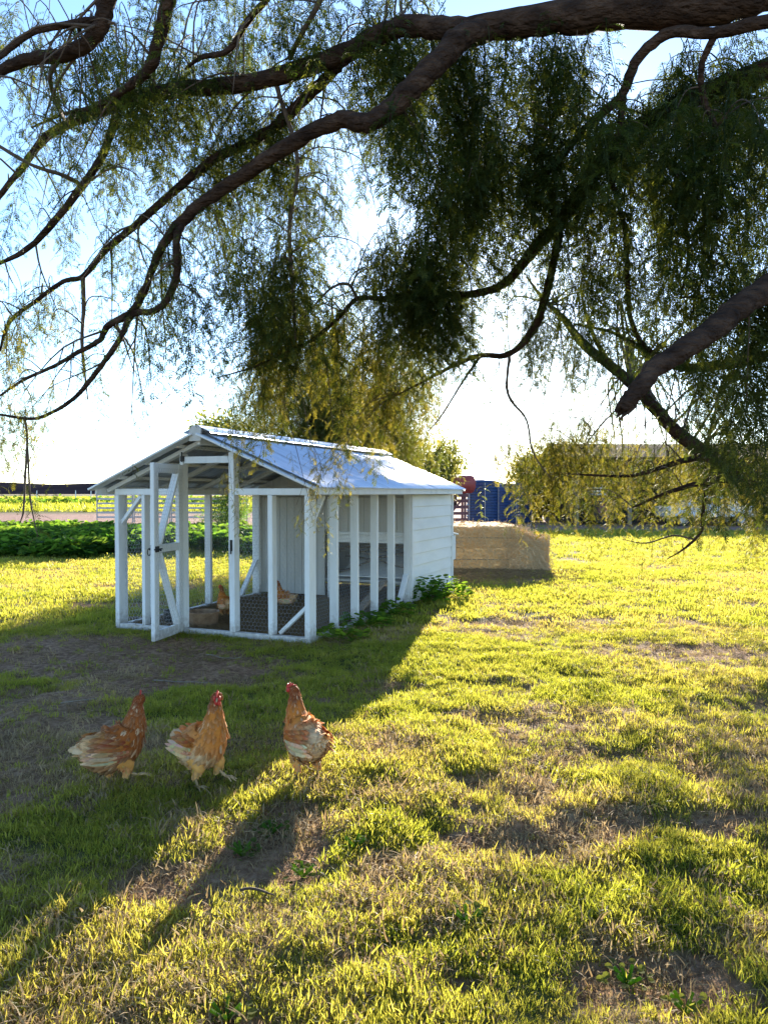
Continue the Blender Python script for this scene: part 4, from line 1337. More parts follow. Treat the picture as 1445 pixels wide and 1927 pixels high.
hedge_p = [proto("bed_clump", leaf_clump(300 + i, 70, .42, .36, .13, M['hedge']), M['hedge']) for i in range(5)]
n = 2600
hx_ = nr.random(n) * 14 - 15; hy_ = 19.3 + nr.random(n) * 7 + .6 * np.sin(hx_)
hz_ = .22 * fbm(hx_ * .6, hy_ * .6, 5) * sstep(19.1, 20.6, hy_) - .06 * sstep(26, 30, hy_)
k = hx_ < -.35 * (hy_ - 12)
hx_, hy_, hz_ = hx_[k], hy_[k], hz_[k]; n = len(hx_)
o = scatter("leafy_bed", np.stack([hx_, hy_, hz_], -1), np.stack([nr.normal(0, .2, n), nr.normal(0, .2, n), nr.random(n) * 6.28], -1), .7 + .6 * nr.random(n), hedge_p, None)
dark_p = [proto("scrub_clump", leaf_clump(330 + i, 60, 1.2, 1.1, .3, M['hedge']), M['hedge']) for i in range(3)]
n = 160
hx_ = -62 + nr.random(n) * 44; hy_ = 92 + nr.random(n) * 8
scatter("scrub_row", np.stack([hx_, hy_, 0 * hx_], -1), np.stack([0 * hx_, 0 * hx_, nr.random(n) * 6.28], -1), .7 + .5 * nr.random(n), dark_p)

M['dull_weed'] = leaf_mat('dull_weed_leaf', (0.05, 0.085, 0.02), (0.11, 0.12, 0.04), (0.14, 0.22, 0.02), (0.34, 0.36, 0.05), 0.5, rough=.85, spec=.08)
# weeds against the coop wall and in the grass
def plant(name, label, cat, loc, n, R, H, ls, seed, group=None, mat=None):
    root = thing(name, label, cat, loc, 0, group)
    r = random.Random(seed)
    st = MB()
    for k in range(6):
        a = k * 1.05 + r.random(); st.tube([(0, 0, 0), (R * .3 * math.cos(a), R * .3 * math.sin(a), H * .4), (R * .6 * math.cos(a), R * .6 * math.sin(a), H * .75)], .006, 5)
    tag(st.build("stems", M['weed'], root), kind='stuff')
    tag(leaf_clump(seed, n, R, H, ls, None).build("leaves", mat or M['weed'], root), kind='stuff')
    return root


for i, (px, py, R_, H_, n_, lab) in enumerate(((806, 1136, .30, .42, 190, "dark green mallow bush in shade at the coop corner"), (842, 1128, .34, .34, 210, "bright green sunlit mallow bush beside the coop corner"), (745, 1158, .26, .2, 110, "low green weed at the foot of the side wall"), (690, 1180, .3, .17, 120, "spreading weed halfway along the coop's mesh side"), (640, 1204, .28, .15, 100, "small weed near the front right post of coop"))):
    q = G(px, py)
    plant("mallow_bush", lab, "bush", (q.x, q.y + R_ * .4, gz1(q.x, q.y) - .01), n_, R_, H_, .075, 400 + i)
wl_ = ("broad leaf weed below the sunlit hen's shadow", "bright round-leaved weed right of the hen's shadow", "small clover clump in the middle foreground", "yellow-green weed at the bottom edge left of centre", "weed with broad leaves near the dark hollow", "leafy weed in the right foreground by the shade", "weed sprig in lit grass below the middle hen", "low weed near the bottom right corner")
for i, (px, py) in enumerate(((512, 1560), (668, 1590), (880, 1740), (425, 1910), (570, 1640), (1180, 1830), (455, 1600), (1290, 1880))):
    q = G(px, py)
    plant("broadleaf_weed", wl_[i], "weed", (q.x, q.y, gz1(q.x, q.y) + .005), 22, .075, .06, .022, 450 + i, mat=M['dull_weed'])
# fallen sticks
sl_ = ("brown stick lying in the foreground grass left of centre", "long thin twig on bare soil behind the middle hen", "grey twig on the soil before the coop", "short stick on the shaded soil left of hens", "thin stick on lit lawn right of the coop")
for i, (px, py, L, a) in enumerate(((484, 1690, .13, .05), (345, 1283, .5, .1), (420, 1235, .4, -.3), (150, 1325, .25, .5), (1265, 1135, .5, -.2))):
    q = G(px, py); r = random.Random(i)
    pts = [Vector((L * (t - .5), .03 * math.sin(4 * t + i) * L / .3, .012 + .004 * math.sin(3 * t) + gz1(q.x + L * (t - .5), q.y))) for t in [j / 7 for j in range(8)]]
    mb = MB(); mb.tube(pts, [.0045 * (1 - .5 * j / 7) + .001 for j in range(8)], 6, jit=.2, seed=i)
    o = mb.build("stick", M['twig'] if i == 0 else M['raw_wood'], smooth=True); o.location = (q.x, q.y, .012); o.rotation_euler = (0, 0, a); tag(o, sl_[i], "stick", "sticks lying on the ground")

# ------------------------------------------------------------------ pepper tree foliage sprays
def spray(seed, L, nleaf=None, dense=1.0, droop=1.0, flat=False):
    """A hanging twig with pinnate leaves, all in one connected piece of growth."""
    r = random.Random(seed); mb = MB()
    K = 10
    ph = r.uniform(0, 6.28)
    path = []
    for i in range(K + 1):
        t = i / K
        path.append(Vector((.16 * L * (1 - math.exp(-3.5 * t)) + .02 * L * math.sin(5 * t + ph), .03 * L * math.sin(4 * t + ph * 2), -L * t * (.75 + .25 * t) * droop)))
    rings = mb.tube(path, [.0028 * (1 - .75 * i / K) + .0005 for i in range(K + 1)], 3, cap=False)
    n = nleaf or int(L / .037 * dense)
    az = ph
    for j in range(n):
        t = .08 + .92 * (j + r.random() * .6) / n
        t = min(t, .999)
        az += 2.4 + r.uniform(-.4, .4)
        f = t * K; i = int(f)
        base = path[i].lerp(path[i + 1], f - i)
        out = Vector((math.cos(az), math.sin(az), 0))
        ll = r.uniform(.10, .18) * (1.0 if t < .85 else .75)
        m = 8
        side = Vector((-out.y, out.x, 0))
        tw = r.uniform(-.6, .6)
        # rachis arcs outward then down
        rp = []
        for k in range(m + 1):
            q = k / m
            rp.append(base + out * (ll * .78 * (1 - (1 - q) ** 1.5)) + Vector((0, 0, -1)) * (ll * (.12 * q + .42 * q * q)) + side * (.02 * tw * q))
        prev = None
        for k, p in enumerate(rp):
            w = .0009
            if k == 0:
                cur = (rings[i][0], rings[i][1])
            else:
                cur = (mb.vert(p - side * w), mb.vert(p + side * w))
                mb.face(prev[0], prev[1], cur[1], cur[0])
            prev = cur
            if k >= 1:
                d = (rp[k] - rp[k - 1]).normalized()
                for sg in (-1, 1):
                    lf = .038 * (.55 + .45 * math.sin(math.pi * (k / m) ** .7)) * r.uniform(.75, 1.2)
                    ld = (d * .62 + side * sg * r.uniform(.6, .95) + Vector((0, 0, -.25)) + out * r.uniform(-.25, .25)).normalized()
                    nn = d.cross(ld).normalized(); ws = ld.cross(nn) * (.0043 * r.uniform(.8, 1.2))
                    a = cur[0 if sg < 0 else 1]
                    b1 = mb.vert(p + ld * lf * .45 + ws); tip = mb.vert(p + ld * lf); b2 = mb.vert(p + ld * lf * .4 - ws)
                    mb.face(a, b2, tip, b1)
    return mb


SP = [proto("spray_a", spray(500 + i, L), M['leaf']) for i, L in enumerate((.36, .44, .5, .56, .62, .7, .8, .4))]
TH = [proto("thin_spray", spray(530 + i, L, dense=.55), M['leaf']) for i, L in enumerate((.45, .6, .75, .9))]


SY = [proto("sunny_spray", spray(545 + i, L, dense=.85), M['lit_leaf']) for i, L in enumerate((.36, .46, .56, .66))]
GAPS = ((955, 525, 70, 90, .5), (680, 410, 55, 95, .45), (905, 760, 60, 110, .3), (1235, 600, 60, 70, .5), (1130, 760, 60, 60, .5))


class Tree:
    def __init__(self, name, label, cat, loc, group=None):
        self.root = thing(name, label, cat, loc, 0, group)
        self.loc = Vector(loc)
        self.skel = []          # (point, radius)
        self.sprays = []        # (pos, yaw, tilt, scale, proto index, size in picture)
        self.limbs = []

    def limb(self, name, pts, seed=0, parent=None, n=10, skel=True, mat=None, steps=6, knob=0.06):
        """pts: (Vector, radius) in world space."""
        path = smooth_path([(*p, r) for p, r in pts], steps)
        P3 = [Vector(q[:3]) for q in path]; R = [max(.0012, q[3]) for q in path]
        rr = random.Random(seed)
        kn = [1 + knob * math.sin(i * 1.7 + seed) * math.sin(i * .63 + seed * 2) for i in range(len(R))]
        wob = [Vector((rr.uniform(-1, 1), rr.uniform(-1, 1), rr.uniform(-1, 1))) * r * .10 for r in R]
        P3 = [p + w for p, w in zip(P3, wob)]
        mb = MB(); mb.tube([p - self.loc for p in P3], [r * k for r, k in zip(R, kn)], n, jit=.05 if n > 5 else 0, seed=seed)
        o = mb.build(name, mat or (M['bark'] if max(R) > .02 else M['twig']), parent or self.root, smooth=True)
        if skel: self.skel += list(zip(P3, R))
        return o

    def nearest(self, p, maxr=9):
        best = min(self.skel, key=lambda s: (s[0] - p).length_squared + (0 if s[0].z > p.z - .15 else .25))
        return best

    def put(self, pos, scale, thin=False, tilt=.18):
        m_ = pos - Vector((0, 0, .25 * scale))
        x = 722.5 + F * m_.x / m_.y; y = 928 - F * (m_.z - EYE) / m_.y
        for gx_, gy_, rx, ry, kp in GAPS:
            if ((x - gx_) / rx) ** 2 + ((y - gy_) / ry) ** 2 < 1 and rng.random() > kp: return
        self.sprays.append((pos, rng.uniform(0, 6.283), (rng.gauss(0, tilt), rng.gauss(0, tilt)), scale, thin))

    def clump(self, region, d, count, branches, scale=(.7, 1.15), thin=.2, hang=.55, seed=0, twig_r=.007, per=None, reach=3.0):
        """Branchlets run from the nearest limb into a part of the crown; sprays hang along them."""
        x0, y0, x1, y1 = region
        r = random.Random(seed)
        left = count
        for b in range(branches):
            px = x0 + (x1 - x0) * (b + r.random()) / branches if branches > 1 else r.uniform(x0, x1)
            py = r.uniform(y0, y1); dd = r.uniform(*d)
            tgt = P(px, py, dd)
            near, nrad = self.nearest(tgt)
            v = tgt - near
            if v.length > reach: near = tgt - v.normalized() * reach
            L = max(.15, v.length)
            bow = Vector((r.uniform(-.1, .1), r.uniform(-.1, .1), .12 + r.random() * .12)) * L
            end = tgt + Vector((v.x * .2, v.y * .2, -abs(L) * .22 - .08))
            rad = min(nrad * .5, twig_r * (.7 + .4 * L))
            path = [(near, rad), (near.lerp(tgt, .4) + bow, rad * .75), (tgt, rad * .5), (end, .0014)]
            self.limb("branch", path, seed=seed * 31 + b, n=5, skel=False, steps=4)
            k = left // (branches - b); left -= k
            pw_ = smooth_path([tuple(p) for p, _ in path], 6)
            m = len(pw_)
            for _ in range(k):
                i = min(m - 1, int(m * (1 - r.random() ** 1.5 * (min(1.0, .75 / L) if L > .75 else .95))))
                p = Vector(pw_[i]) + Vector((r.gauss(0, .07), r.gauss(0, .07), r.gauss(0, .03)))
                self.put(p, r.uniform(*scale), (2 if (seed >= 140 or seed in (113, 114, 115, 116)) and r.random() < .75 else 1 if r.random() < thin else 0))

    def finish(self, n_obj=300, part="leafy_spray", stuff="foliage", sp=SP, th=TH):
        def seen(s):
            q = s[0]
            if q.y < .5: return -1
            x = 722.5 + F * q.x / q.y; y = 928 - F * (q.z - EYE) / q.y
            return s[3] / q.y if (-40 < x < 1490 and -250 < y < 1100) else -1
        order = sorted(self.sprays, key=seen, reverse=True)
        for s in order[:n_obj]:
            lst = (sp, th, SY)[int(s[4])]
            me = lst[rng.randrange(len(lst))].data
            o = link(part, me, self.root)
            o.location = s[0] - self.loc; o.rotation_euler = (s[2][0], s[2][1], s[1]); o.scale = (s[3],) * 3
            o['kind'] = 'stuff'
        rest = order[n_obj:]
        if rest:
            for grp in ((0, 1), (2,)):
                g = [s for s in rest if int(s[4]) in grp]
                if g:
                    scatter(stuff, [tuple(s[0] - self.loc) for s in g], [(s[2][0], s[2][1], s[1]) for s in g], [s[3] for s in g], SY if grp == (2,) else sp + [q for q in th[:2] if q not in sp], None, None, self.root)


def px_limb(T, name, pts, seed, n=10, **kw):
    """pts: (photo x, photo y, distance, width in photo pixels) -> a tapered round limb standing at that distance."""
    return T.limb(name, [(P(x, y, d), w * .87 / F * d / 2) for x, y, d, w in pts], seed, n=n, **kw)


TR = Vector((4.6, 5.6, -.05))
T = Tree("pepper_tree", "old pepper tree with brown arching limbs and drooping dark foliage overhead", "tree", TR)
T.limb("trunk", [(TR, .46), (TR + Vector((-.05, 0, .9)), .36), (TR + Vector((-.15, -.1, 1.9)), .33), (TR + Vector((-.45, -.35, 3.0)), .3), (Vector((3.6, 4.9, 3.9)), .24), (Vector((3.05, 4.6, 4.25)), .17)], 1, n=18)
px_limb(T, "limb", [(1650, -60, 4.4, 120), (1480, -35, 4.3, 96), (1330, 8, 4.3, 88), (1150, 22, 4.4, 76), (1000, 40, 4.5, 62), (880, 55, 4.6, 52), (780, 50, 4.7, 44), (720, 62, 4.75, 40), (650, 100, 4.8, 40), (560, 132, 4.9, 38), (440, 160, 5.0, 34), (330, 168, 5.1, 32), (250, 188, 5.2, 28), (170, 216, 5.3, 24), (90, 256, 5.4, 18), (40, 320, 5.45, 14), (5, 362, 5.5, 11), (-30, 420, 5.5, 6)], 2, n=14)
px_limb(T, "limb", [(930, 50, 4.58, 48), (870, 72, 4.5, 52), (830, 110, 4.45, 50), (780, 160, 4.4, 48), (730, 208, 4.4, 42), (690, 232, 4.4, 40), (640, 226, 4.45, 36), (580, 252, 4.5, 34), (500, 302, 4.6, 32), (440, 342, 4.7, 29), (370, 392, 4.8, 26), (330, 430, 4.85, 23), (300, 475, 4.9, 18), (272, 548, 5.0, 15), (248, 588, 5.0, 17), (205, 612, 5.05, 14), (188, 640, 5.1, 12), (150, 662, 5.1, 10), (100, 690, 5.15, 8), (45, 715, 5.2, 7), (0, 745, 5.2, 4)], 3, n=12)
px_limb(T, "limb", [(345, 415, 4.85, 18), (332, 455, 4.8, 16), (333, 510, 4.8, 16), (318, 560, 4.85, 15), (290, 585, 4.9, 14), (250, 592, 5.0, 14), (225, 640, 4.95, 12), (190, 690, 5.0, 11), (145, 745, 5.0, 9), (100, 775, 5.05, 8), (60, 788, 5.1, 7), (0, 780, 5.1, 5)], 4)
px_limb(T, "limb", [(650, 112, 4.8, 22), (620, 140, 4.9, 24), (590, 170, 5.0, 24), (530, 228, 5.1, 23), (470, 268, 5.2, 22), (400, 302, 5.25, 20), (330, 358, 5.3, 18), (260, 420, 5.35, 16), (200, 470, 5.4, 14), (157, 520, 5.4, 12), (120, 530, 5.45, 10), (70, 565, 5.5, 9), (20, 605, 5.5, 8), (0, 660, 5.5, 5)], 5)
px_limb(T, "limb", [(157, 520, 5.4, 10), (158, 580, 5.4, 9), (155, 640, 5.4, 7), (160, 700, 5.4, 5), (166, 752, 5.4, 2)], 6)
px_limb(T, "limb", [(48, 785, 5.1, 5), (52, 830, 5.1, 5), (48, 900, 5.1, 5), (45, 960, 5.1, 4), (38, 985, 5.1, 2)], 7, n=6)
px_limb(T, "limb", [(53, 840, 5.1, 4), (57, 930, 5.1, 4), (63, 970, 5.1, 3), (72, 1010, 5.1, 2)], 8, n=6)
px_limb(T, "limb", [(240, -120, 3.7, 44), (205, -10, 3.8, 38), (190, 50, 3.85, 34), (160, 85, 3.9, 32), (110, 105, 3.95, 30), (50, 112, 4.0, 26), (-10, 138, 4.0, 20), (-60, 150, 4.0, 10)], 9)
px_limb(T, "limb", [(200, 45, 3.85, 18), (170, 40, 3.85, 18), (120, 48, 3.8, 15), (60, 62, 3.8, 13), (0, 108, 3.8, 10), (-40, 130, 3.8, 6)], 10)
px_limb(T, "limb", [(340, -60, 4.3, 34), (318, 0, 4.4, 32), (300, 70, 4.5, 28), (280, 130, 4.6, 24), (240, 165, 4.8, 18), (180, 200, 5.0, 12), (120, 215, 5.1, 7), (60, 240, 5.2, 4)], 11)
px_limb(T, "limb", [(530, -40, 4.4, 16), (500, 0, 4.5, 15), (460, 48, 4.6, 15), (430, 95, 4.7, 13), (380, 108, 4.8, 10), (350, 130, 4.9, 5)], 12)
px_limb(T, "limb", [(615, -30, 4.6, 12), (600, 5, 4.6, 12), (570, 60, 4.7, 11), (545, 110, 4.85, 12)], 13)
px_limb(T, "limb", [(220, 215, 5.25, 20), (195, 290, 5.2, 17), (155, 350, 5.2, 17), (100, 420, 5.25, 15), (50, 470, 5.3, 12), (-10, 500, 5.3, 7)], 14)
px_limb(T, "limb", [(110, 110, 3.95, 14), (95, 145, 4.2, 10), (105, 190, 4.5, 9), (122, 225, 5.2, 7)], 15)
px_limb(T, "limb", [(-30, 258, 5.0, 6), (0, 275, 5.0, 8), (60, 310, 5.0, 8), (120, 330, 5.1, 9), (158, 350, 5.2, 10)], 16, n=7)
px_limb(T, "limb", [(520, 160, 4.95, 10), (560, 300, 5.0, 9), (545, 420, 5.05, 9), (550, 530, 5.1, 8), (556, 640, 5.1, 5)], 17, n=7)
# right-hand limbs
px_limb(T, "limb", [(1600, 60, 5.0, 70), (1445, 130, 5.0, 52), (1300, 188, 5.0, 44), (1220, 230, 5.05, 40), (1150, 288, 5.1, 36), (1105, 345, 5.15, 32), (1060, 408, 5.2, 28), (1005, 468, 5.25, 25), (955, 528, 5.3, 19), (895, 552, 5.3, 16), (795, 556, 5.35, 14), (720, 562, 5.4, 12), (672, 562, 5.4, 10), (640, 595, 5.5, 9), (590, 638, 5.6, 8), (540, 662, 5.7, 6), (480, 690, 5.8, 5), (405, 712, 5.8, 2)], 20, n=12)
px_limb(T, "limb", [(672, 562, 5.4, 8), (655, 535, 5.3, 7), (620, 545, 5.3, 5), (570, 600, 5.3, 3)], 21, n=6)
px_limb(T, "limb", [(1580, 10, 4.0, 40), (1440, 40, 4.1, 30), (1340, 62, 4.2, 24), (1260, 62, 4.3, 24), (1200, 110, 4.4, 23), (1168, 180, 4.5, 20), (1110, 232, 4.6, 16), (1060, 292, 4.7, 12), (1000, 362, 4.8, 6)], 22)
px_limb(T, "limb", [(1175, 165, 4.5, 14), (1165, 240, 4.6, 13), (1146, 312, 4.7, 12), (1162, 380, 4.8, 11), (1176, 440, 4.9, 11), (1180, 520, 5.0, 11), (1186, 600, 5.2, 11), (1215, 655, 5.5, 11), (1262, 678, 5.8, 12)], 23)
px_limb(T, "limb", [(1345, 62, 4.2, 16), (1318, 130, 4.3, 13), (1325, 192, 4.4, 13), (1345, 240, 4.4, 12), (1335, 285, 4.5, 12), (1300, 330, 4.6, 10), (1286, 400, 4.7, 10), (1295, 480, 4.8, 8), (1280, 560, 4.9, 5)], 24)
px_limb(T, "limb", [(1720, 400, 4.8, 84), (1560, 480, 4.2, 72), (1445, 545, 3.9, 58), (1390, 578, 3.8, 54), (1340, 620, 3.7, 50), (1280, 662, 3.6, 46), (1230, 695, 3.55, 42), (1200, 732, 3.5, 38), (1180, 758, 3.5, 36), (1174, 766, 3.5, 33)], 25, n=14)
px_limb(T, "limb", [(1600, 860, 6.2, 60), (1445, 905, 6.5, 44), (1370, 872, 6.7, 38), (1292, 830, 6.9, 30), (1235, 772, 7.0, 26), (1182, 716, 7.1, 23), (1100, 650, 7.2, 20), (1060, 600, 7.3, 14), (1020, 560, 7.4, 8), (990, 520, 7.4, 4)], 26, n=12)
px_limb(T, "limb", [(1186, 720, 7.1, 15), (1152, 690, 7.1, 13), (1112, 622, 7.2, 9), (1090, 540, 7.3, 5)], 27, n=8)
px_limb(T, "limb", [(1440, 670, 6.0, 26), (1330, 690, 6.1, 22), (1270, 688, 6.1, 18), (1205, 655, 6.2, 12), (1150, 625, 6.3, 7), (1080, 610, 6.4, 4)], 28, n=9)
px_limb(T, "limb", [(1370, 872, 6.7, 18), (1310, 862, 6.6, 14), (1230, 884, 6.6, 10), (1180, 896, 6.6, 7), (1090, 893, 6.7, 4)], 29, n=7)
px_limb(T, "limb", [(1420, 900, 6.5, 20), (1340, 905, 6.3, 14), (1260, 925, 6.3, 9), (1190, 955, 6.3, 4)], 30, n=7)
px_limb(T, "limb", [(1385, 885, 6.6, 14), (1335, 900, 6.4, 9), (1322, 960, 6.3, 8), (1318, 1000, 6.3, 7), (1290, 1030, 6.3, 5), (1255, 1052, 6.3, 2)], 31, n=7)
px_limb(T, "limb", [(1305, 1015, 6.3, 5), (1265, 1008, 6.3, 4), (1215, 1022, 6.3, 3), (1170, 1015, 6.3, 1.5)], 32, n=6)
px_limb(T, "limb", [(1055, 420, 5.2, 20), (1035, 520, 5.3, 18), (1008, 610, 5.4, 18), (960, 665, 5.5, 13), (900, 670, 5.6, 11), (850, 690, 5.7, 8), (800, 716, 5.8, 6), (750, 742, 5.9, 3)], 33, n=9)
px_limb(T, "limb", [(905, 668, 5.6, 7), (868, 722, 5.6, 5), (832, 780, 5.7, 4), (805, 812, 5.7, 2)], 34, n=6)
px_limb(T, "limb", [(958, 668, 5.5, 7), (955, 740, 5.5, 6), (990, 790, 5.5, 5), (1002, 850, 5.5, 4), (1035, 900, 5.5, 2)], 35, n=6)
px_limb(T, "limb", [(1160, 770, 6.9, 4), (1130, 800, 6.9, 4), (1095, 845, 6.9, 2)], 36, n=6)

sb = MB()                                      # the splintered end of the broken limb
e0 = P(1176, 764, 3.5); ed = (P(1160, 782, 3.47) - P(1190, 745, 3.5)).normalized()
for k in range(9):
    a = k * .7; o_ = Vector((math.cos(a), .5 * math.sin(2 * a), math.sin(a))) * .03
    sb.tube([e0 + o_ - ed * .03, e0 + o_ * .9 + ed * .02, e0 + o_ * .8 + ed * (.03 + .035 * ((k * 7) % 5) / 4)], [.014, .010, .0015], 5)
sb.v = [(a - T.loc.x, b - T.loc.y, c - T.loc.z) for a, b, c in sb.v]
tag(sb.build("splinters", M['bark'], T.root), kind='stuff')
# bare forking twigs on the open side of the crown
lr = random.Random(77)
open_side = [s for s in T.skel if s[0].x < -.2 and 2.2 < s[0].z < 5.5]
for k in range(95):
    p, r0 = open_side[lr.randrange(len(open_side))]
    d = Vector((lr.uniform(-1, .5), lr.uniform(-.5, .5), lr.uniform(-1, .35))).normalized(); L = lr.uniform(.2, .6)
    m1 = p + d * L * .5 + Vector((lr.uniform(-.04, .04), 0, lr.uniform(-.02, .06))); m2 = p + d * L + Vector((0, 0, -.15 * L))
    r1 = min(r0 * .4, .009)
    T.limb("twig", [(p, r1), (m1, r1 * .7), (m2, r1 * .35), (m2 + Vector((d.x * .1, 0, -.22 * L)), .0012)], 900 + k, n=5, skel=False, steps=3)
    f_ = m1 + Vector((lr.uniform(-.15, .15), lr.uniform(-.1, .1), lr.uniform(-.3, .1)))
    T.limb("twig", [(m1, r1 * .6), (m1.lerp(f_, .5) + Vector((0, 0, .02)), r1 * .4), (f_, .0012)], 1100 + k, n=4, skel=False, steps=3)
    if lr.random() < .6: T.put(m2, lr.uniform(.4, .75), 1)

cl = T.clump
# left, thin and open against the sky
cl((0, -60, 260, 120), (3.9, 5.2), 60, 12, (.6, 1.0), .5, seed=101)
cl((200, -40, 480, 150), (4.9, 5.9), 125, 16, (.6, 1.05), .2, seed=102)
cl((480, -60, 760, 60), (4.4, 5.2), 60, 10, (.6, 1.0), .4, seed=103)
cl((200, 170, 400, 330), (5.3, 5.9), 60, 12, (.6, 1.0), .3, seed=104)
cl((380, 150, 560, 330), (4.95, 5.9), 140, 16, (.65, 1.1), .1, seed=105)
cl((540, 200, 720, 420), (4.8, 5.8), 54, 12, (.6, 1.0), .4, seed=106)
cl((10, 200, 200, 420), (4.8, 5.6), 18, 8, (.5, .9), .8, seed=107)
cl((180, 340, 330, 470), (4.8, 5.5), 26, 9, (.55, .9), .5, seed=108)
cl((280, 460, 400, 600), (4.7, 5.3), 46, 10, (.6, 1.0), .3, seed=109)
cl((400, 380, 560, 540), (4.8, 5.6), 94, 12, (.65, 1.1), .2, seed=110)
cl((560, 380, 720, 520), (4.9, 5.6), 26, 8, (.5, .85), .6, seed=111)
cl((470, 470, 580, 560), (5.2, 6.2), 93, 8, (.7, 1.15), .0, seed=112)
cl((460, 560, 700, 720), (5.6, 7.2), 140, 14, (.7, 1.2), .05, seed=113)
cl((640, 560, 800, 760), (5.8, 7.2), 75, 10, (.6, 1.1), .15, seed=114)
cl((-20, 500, 100, 640), (5.2, 6.0), 34, 8, (.6, 1.0), .3, seed=115)
cl((-40, 700, 60, 820), (5.0, 5.8), 34, 8, (.6, .95), .3, seed=116)
cl((100, 560, 240, 700), (4.9, 5.4), 12, 6, (.45, .7), .8, seed=117)
# the heavy dark curtain, centre and right
cl((700, 40, 900, 200), (4.7, 5.8), 176, 14, (.7, 1.2), .05, seed=120)
cl((780, 180, 900, 380), (4.6, 5.6), 141, 12, (.7, 1.2), .0, seed=121)
cl((900, 60, 1060, 330), (4.5, 5.6), 235, 18, (.7, 1.2), .0, seed=122)
cl((1060, 40, 1300, 260), (4.2, 5.8), 192, 16, (.7, 1.2), .05, seed=123)
cl((1200, 260, 1460, 520), (4.2, 5.8), 197, 16, (.7, 1.2), .1, seed=124)
cl((1280, 20, 1480, 260), (3.9, 5.2), 161, 14, (.7, 1.2), .0, seed=125)
cl((700, 380, 900, 480), (5.0, 6.0), 180, 12, (.65, 1.1), .05, seed=126)
cl((720, 540, 880, 600), (5.2, 5.9), 155, 10, (.5, .85), .0, seed=127)
cl((900, 340, 1060, 470), (5.0, 6.0), 40, 9, (.55, .9), .4, seed=128)
cl((1060, 320, 1230, 520), (4.8, 6.0), 126, 12, (.6, 1.0), .25, seed=129)
cl((980, 560, 1060, 640), (5.2, 6.2), 57, 6, (.55, .9), .1, seed=130)
cl((1080, 480, 1320, 640), (5.4, 7.0), 78, 12, (.55, .95), .35, seed=131)
cl((1350, 500, 1470, 800), (3.9, 5.6), 143, 14, (.7, 1.1), .05, seed=132)
cl((1290, 640, 1440, 850), (5.2, 6.8), 60, 12, (.5, .9), .4, seed=133)
cl((860, 690, 960, 760), (5.4, 6.0), 20, 6, (.45, .75), .5, seed=134)
# sunlit skirts hanging low on the right
cl((960, 780, 1060, 880), (6.4, 7.6), 84, 12, (.6, 1.0), .1, seed=140)
cl((1040, 760, 1200, 900), (6.4, 7.8), 88, 14, (.5, .9), .2, seed=141)
cl((1180, 830, 1440, 900), (6.0, 7.4), 60, 12, (.4, .75), .2, seed=142)
cl((1060, 870, 1320, 940), (6.2, 7.2), 36, 9, (.3, .5), .3, seed=143)
cl((1340, 850, 1460, 960), (5.6, 6.6), 40, 8, (.4, .7), .1, seed=144)
cl((965, 920, 1030, 960), (6.6, 7.2), 14, 4, (.3, .45), .0, seed=145)
cl((1170, 1000, 1300, 1030), (6.2, 6.4), 12, 5, (.2, .32), .0, seed=146)
cl((1060, 740, 1300, 850), (8, 10.5), 97, 16, (.7, 1.05), .1, seed=147)
cl((1250, 760, 1460, 900), (7.5, 9.5), 100, 14, (.7, 1.05), .1, seed=148)
cl((965, 730, 1300, 800), (9.5, 12.0), 36, 14, (.8, 1.15), .1, seed=149, reach=6.0)
# sprays hanging before the coop roof and corner post
cl((425, 830, 450, 880), (5.6, 6.0), 8, 3, (.35, .5), .0, seed=150, reach=1.6)
cl((560, 880, 660, 905), (5.6, 6.2), 18, 6, (.35, .55), .1, seed=151, reach=1.8)
cl((560, 780, 720, 860), (5.8, 6.6), 22, 7, (.45, .7), .5, seed=152, reach=2.2)
T.finish(300)

# ------------------------------------------------------------------ trees behind the coop
def far_tree(label, base, h, R, seed, n, sc, trunk_r=.22, low=.35, sprs=None, name="pepper_tree", group=None, sx=1.0):
    base = Vector((base[0], base[1], -.05))
    X = Tree(name, label, "tree", base, group)
    r = random.Random(seed)
    fork = base + Vector((0, 0, h * .3))
    X.limb("trunk", [(base, trunk_r * 1.3), (base + Vector((.05, 0, h * .15)), trunk_r), (fork, trunk_r * .85)], seed, n=10)
    tips = []
    for k in range(8):
        a = k * .785 + r.uniform(-.3, .3); q = R * r.uniform(.4, .85)
        tip = base + Vector((q * sx * math.cos(a), q * math.sin(a), h * r.uniform(.72, .95) if k % 3 else h * .98))
        X.limb("limb", [(fork - Vector((0, 0, .2)), trunk_r * .6), (fork.lerp(tip, .45) + Vector((0, 0, h * .06)), trunk_r * .35), (tip, trunk_r * .08)], seed + k + 1, n=7)
        tips.append((fork, tip))
    for _ in range(n):
        f, t = tips[r.randrange(8)]
        k = r.uniform(.35, 1.08)
        p = f.lerp(t, k) + Vector((r.gauss(0, R * .17), r.gauss(0, R * .17), h * .06 * math.sin(k * 3) + r.gauss(0, h * .045)))
        drop = r.random() ** 1.4 * max(0, p.z - base.z - h * low - sc * .5)
        X.sprays.append((p - Vector((0, 0, drop)), r.uniform(0, 6.28), (r.gauss(0, .2), r.gauss(0, .2)), sc * r.uniform(.6, 1.15), False))
    X.finish(0, sp=sprs or FSP, th=(sprs or FSP)[:1])
    return X


FSP = [proto("far_spray", spray(560 + i, L, dense=.8), M['far_leaf']) for i, L in enumerate((.5, .6, .7))]


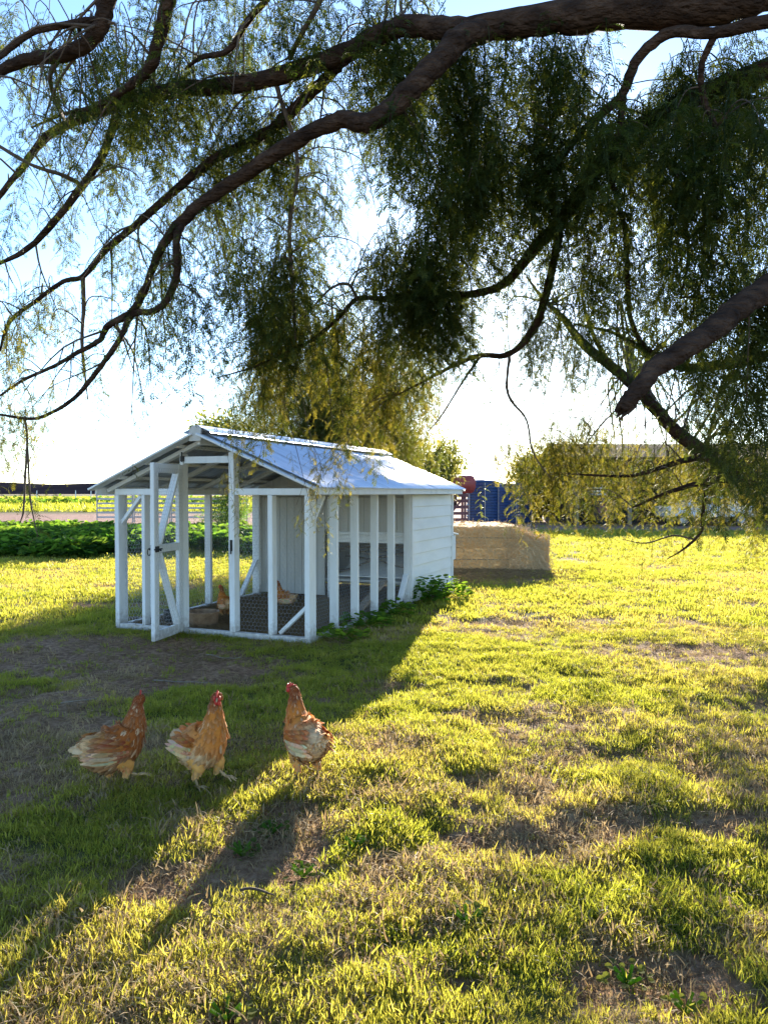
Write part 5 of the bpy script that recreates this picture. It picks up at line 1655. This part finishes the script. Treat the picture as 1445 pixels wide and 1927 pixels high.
def bushy(seed, n, R, ls):
    r = random.Random(seed); mb = MB()
    for _ in range(n):
        v = Vector((r.gauss(0, 1), r.gauss(0, 1), r.gauss(0, .8))).normalized() * R * r.random() ** .5
        d = (v.normalized() + Vector((r.uniform(-.7, .7), r.uniform(-.7, .7), r.uniform(-.9, .4)))).normalized(); s = d.orthogonal().normalized(); s.rotate(Euler((r.random() * 6, r.random() * 6, 0)))
        L = ls * r.uniform(.6, 1.3)
        i = [mb.vert(p) for p in (v, v + d * L * .5 + s * L * .22, v + d * L, v + d * L * .5 - s * L * .22)]
        mb.face(*i)
    return mb


BSH = [proto("leaf_cluster", bushy(600 + i, 90, .5, .16), M['far_leaf']) for i in range(3)]
far_tree("broad weeping tree with yellow-green foliage standing behind the coop", (-.95, 17.6), 5.9, 2.5, 21, 3400, 1.25, low=.2, group="trees behind the coop", sx=1.0)
far_tree("rounded grey green tree just showing left above the coop roof", (-6.6, 33), 4.9, 2.0, 22, 300, 1.3, sprs=BSH, name="round_tree", group="trees behind the coop")
far_tree("tiny tree on the skyline above the red fuel tank", (9.0, 98), 6.6, 1.5, 23, 60, 1.2, sprs=BSH, name="round_tree", group="trees behind the coop")
far_tree("small hazy tree between the coop's ridge and the weeping tree", (1.3, 36), 4.3, 2.2, 24, 300, 1.3, sprs=BSH, name="round_tree", group="trees behind the coop")
far_tree("dark shrubby tree between the blue tanks and the far shed", (P(1012, 900, 44).x, 44), 4.2, 1.7, 25, 320, 1.3, sprs=BSH, name="round_tree", group="trees behind the coop", low=.02)
q = Vector((P(432, 960, 31).x, 31, -.06))
root = thing("round_bush", "dark dense rounded bush on the lawn seen through the coop", "bush", q, 0)
mb = MB(); mb.tube([(0, 0, 0), (.03, 0, .6), (0, .05, 1.2)], [.08, .06, .03], 7); mb.build("trunk", M['twig'], root)
n = 90
pp = [(nr.normal(0, .38), nr.normal(0, .38), .35 + 1.05 * nr.random()) for _ in range(n)]
scatter("foliage", pp, [(0, 0, nr.random() * 6.28) for _ in range(n)], .5 + .4 * nr.random(n), [proto("bush_cluster", bushy(610 + i, 90, .5, .12), M['hedge']) for i in range(3)], parent=root)
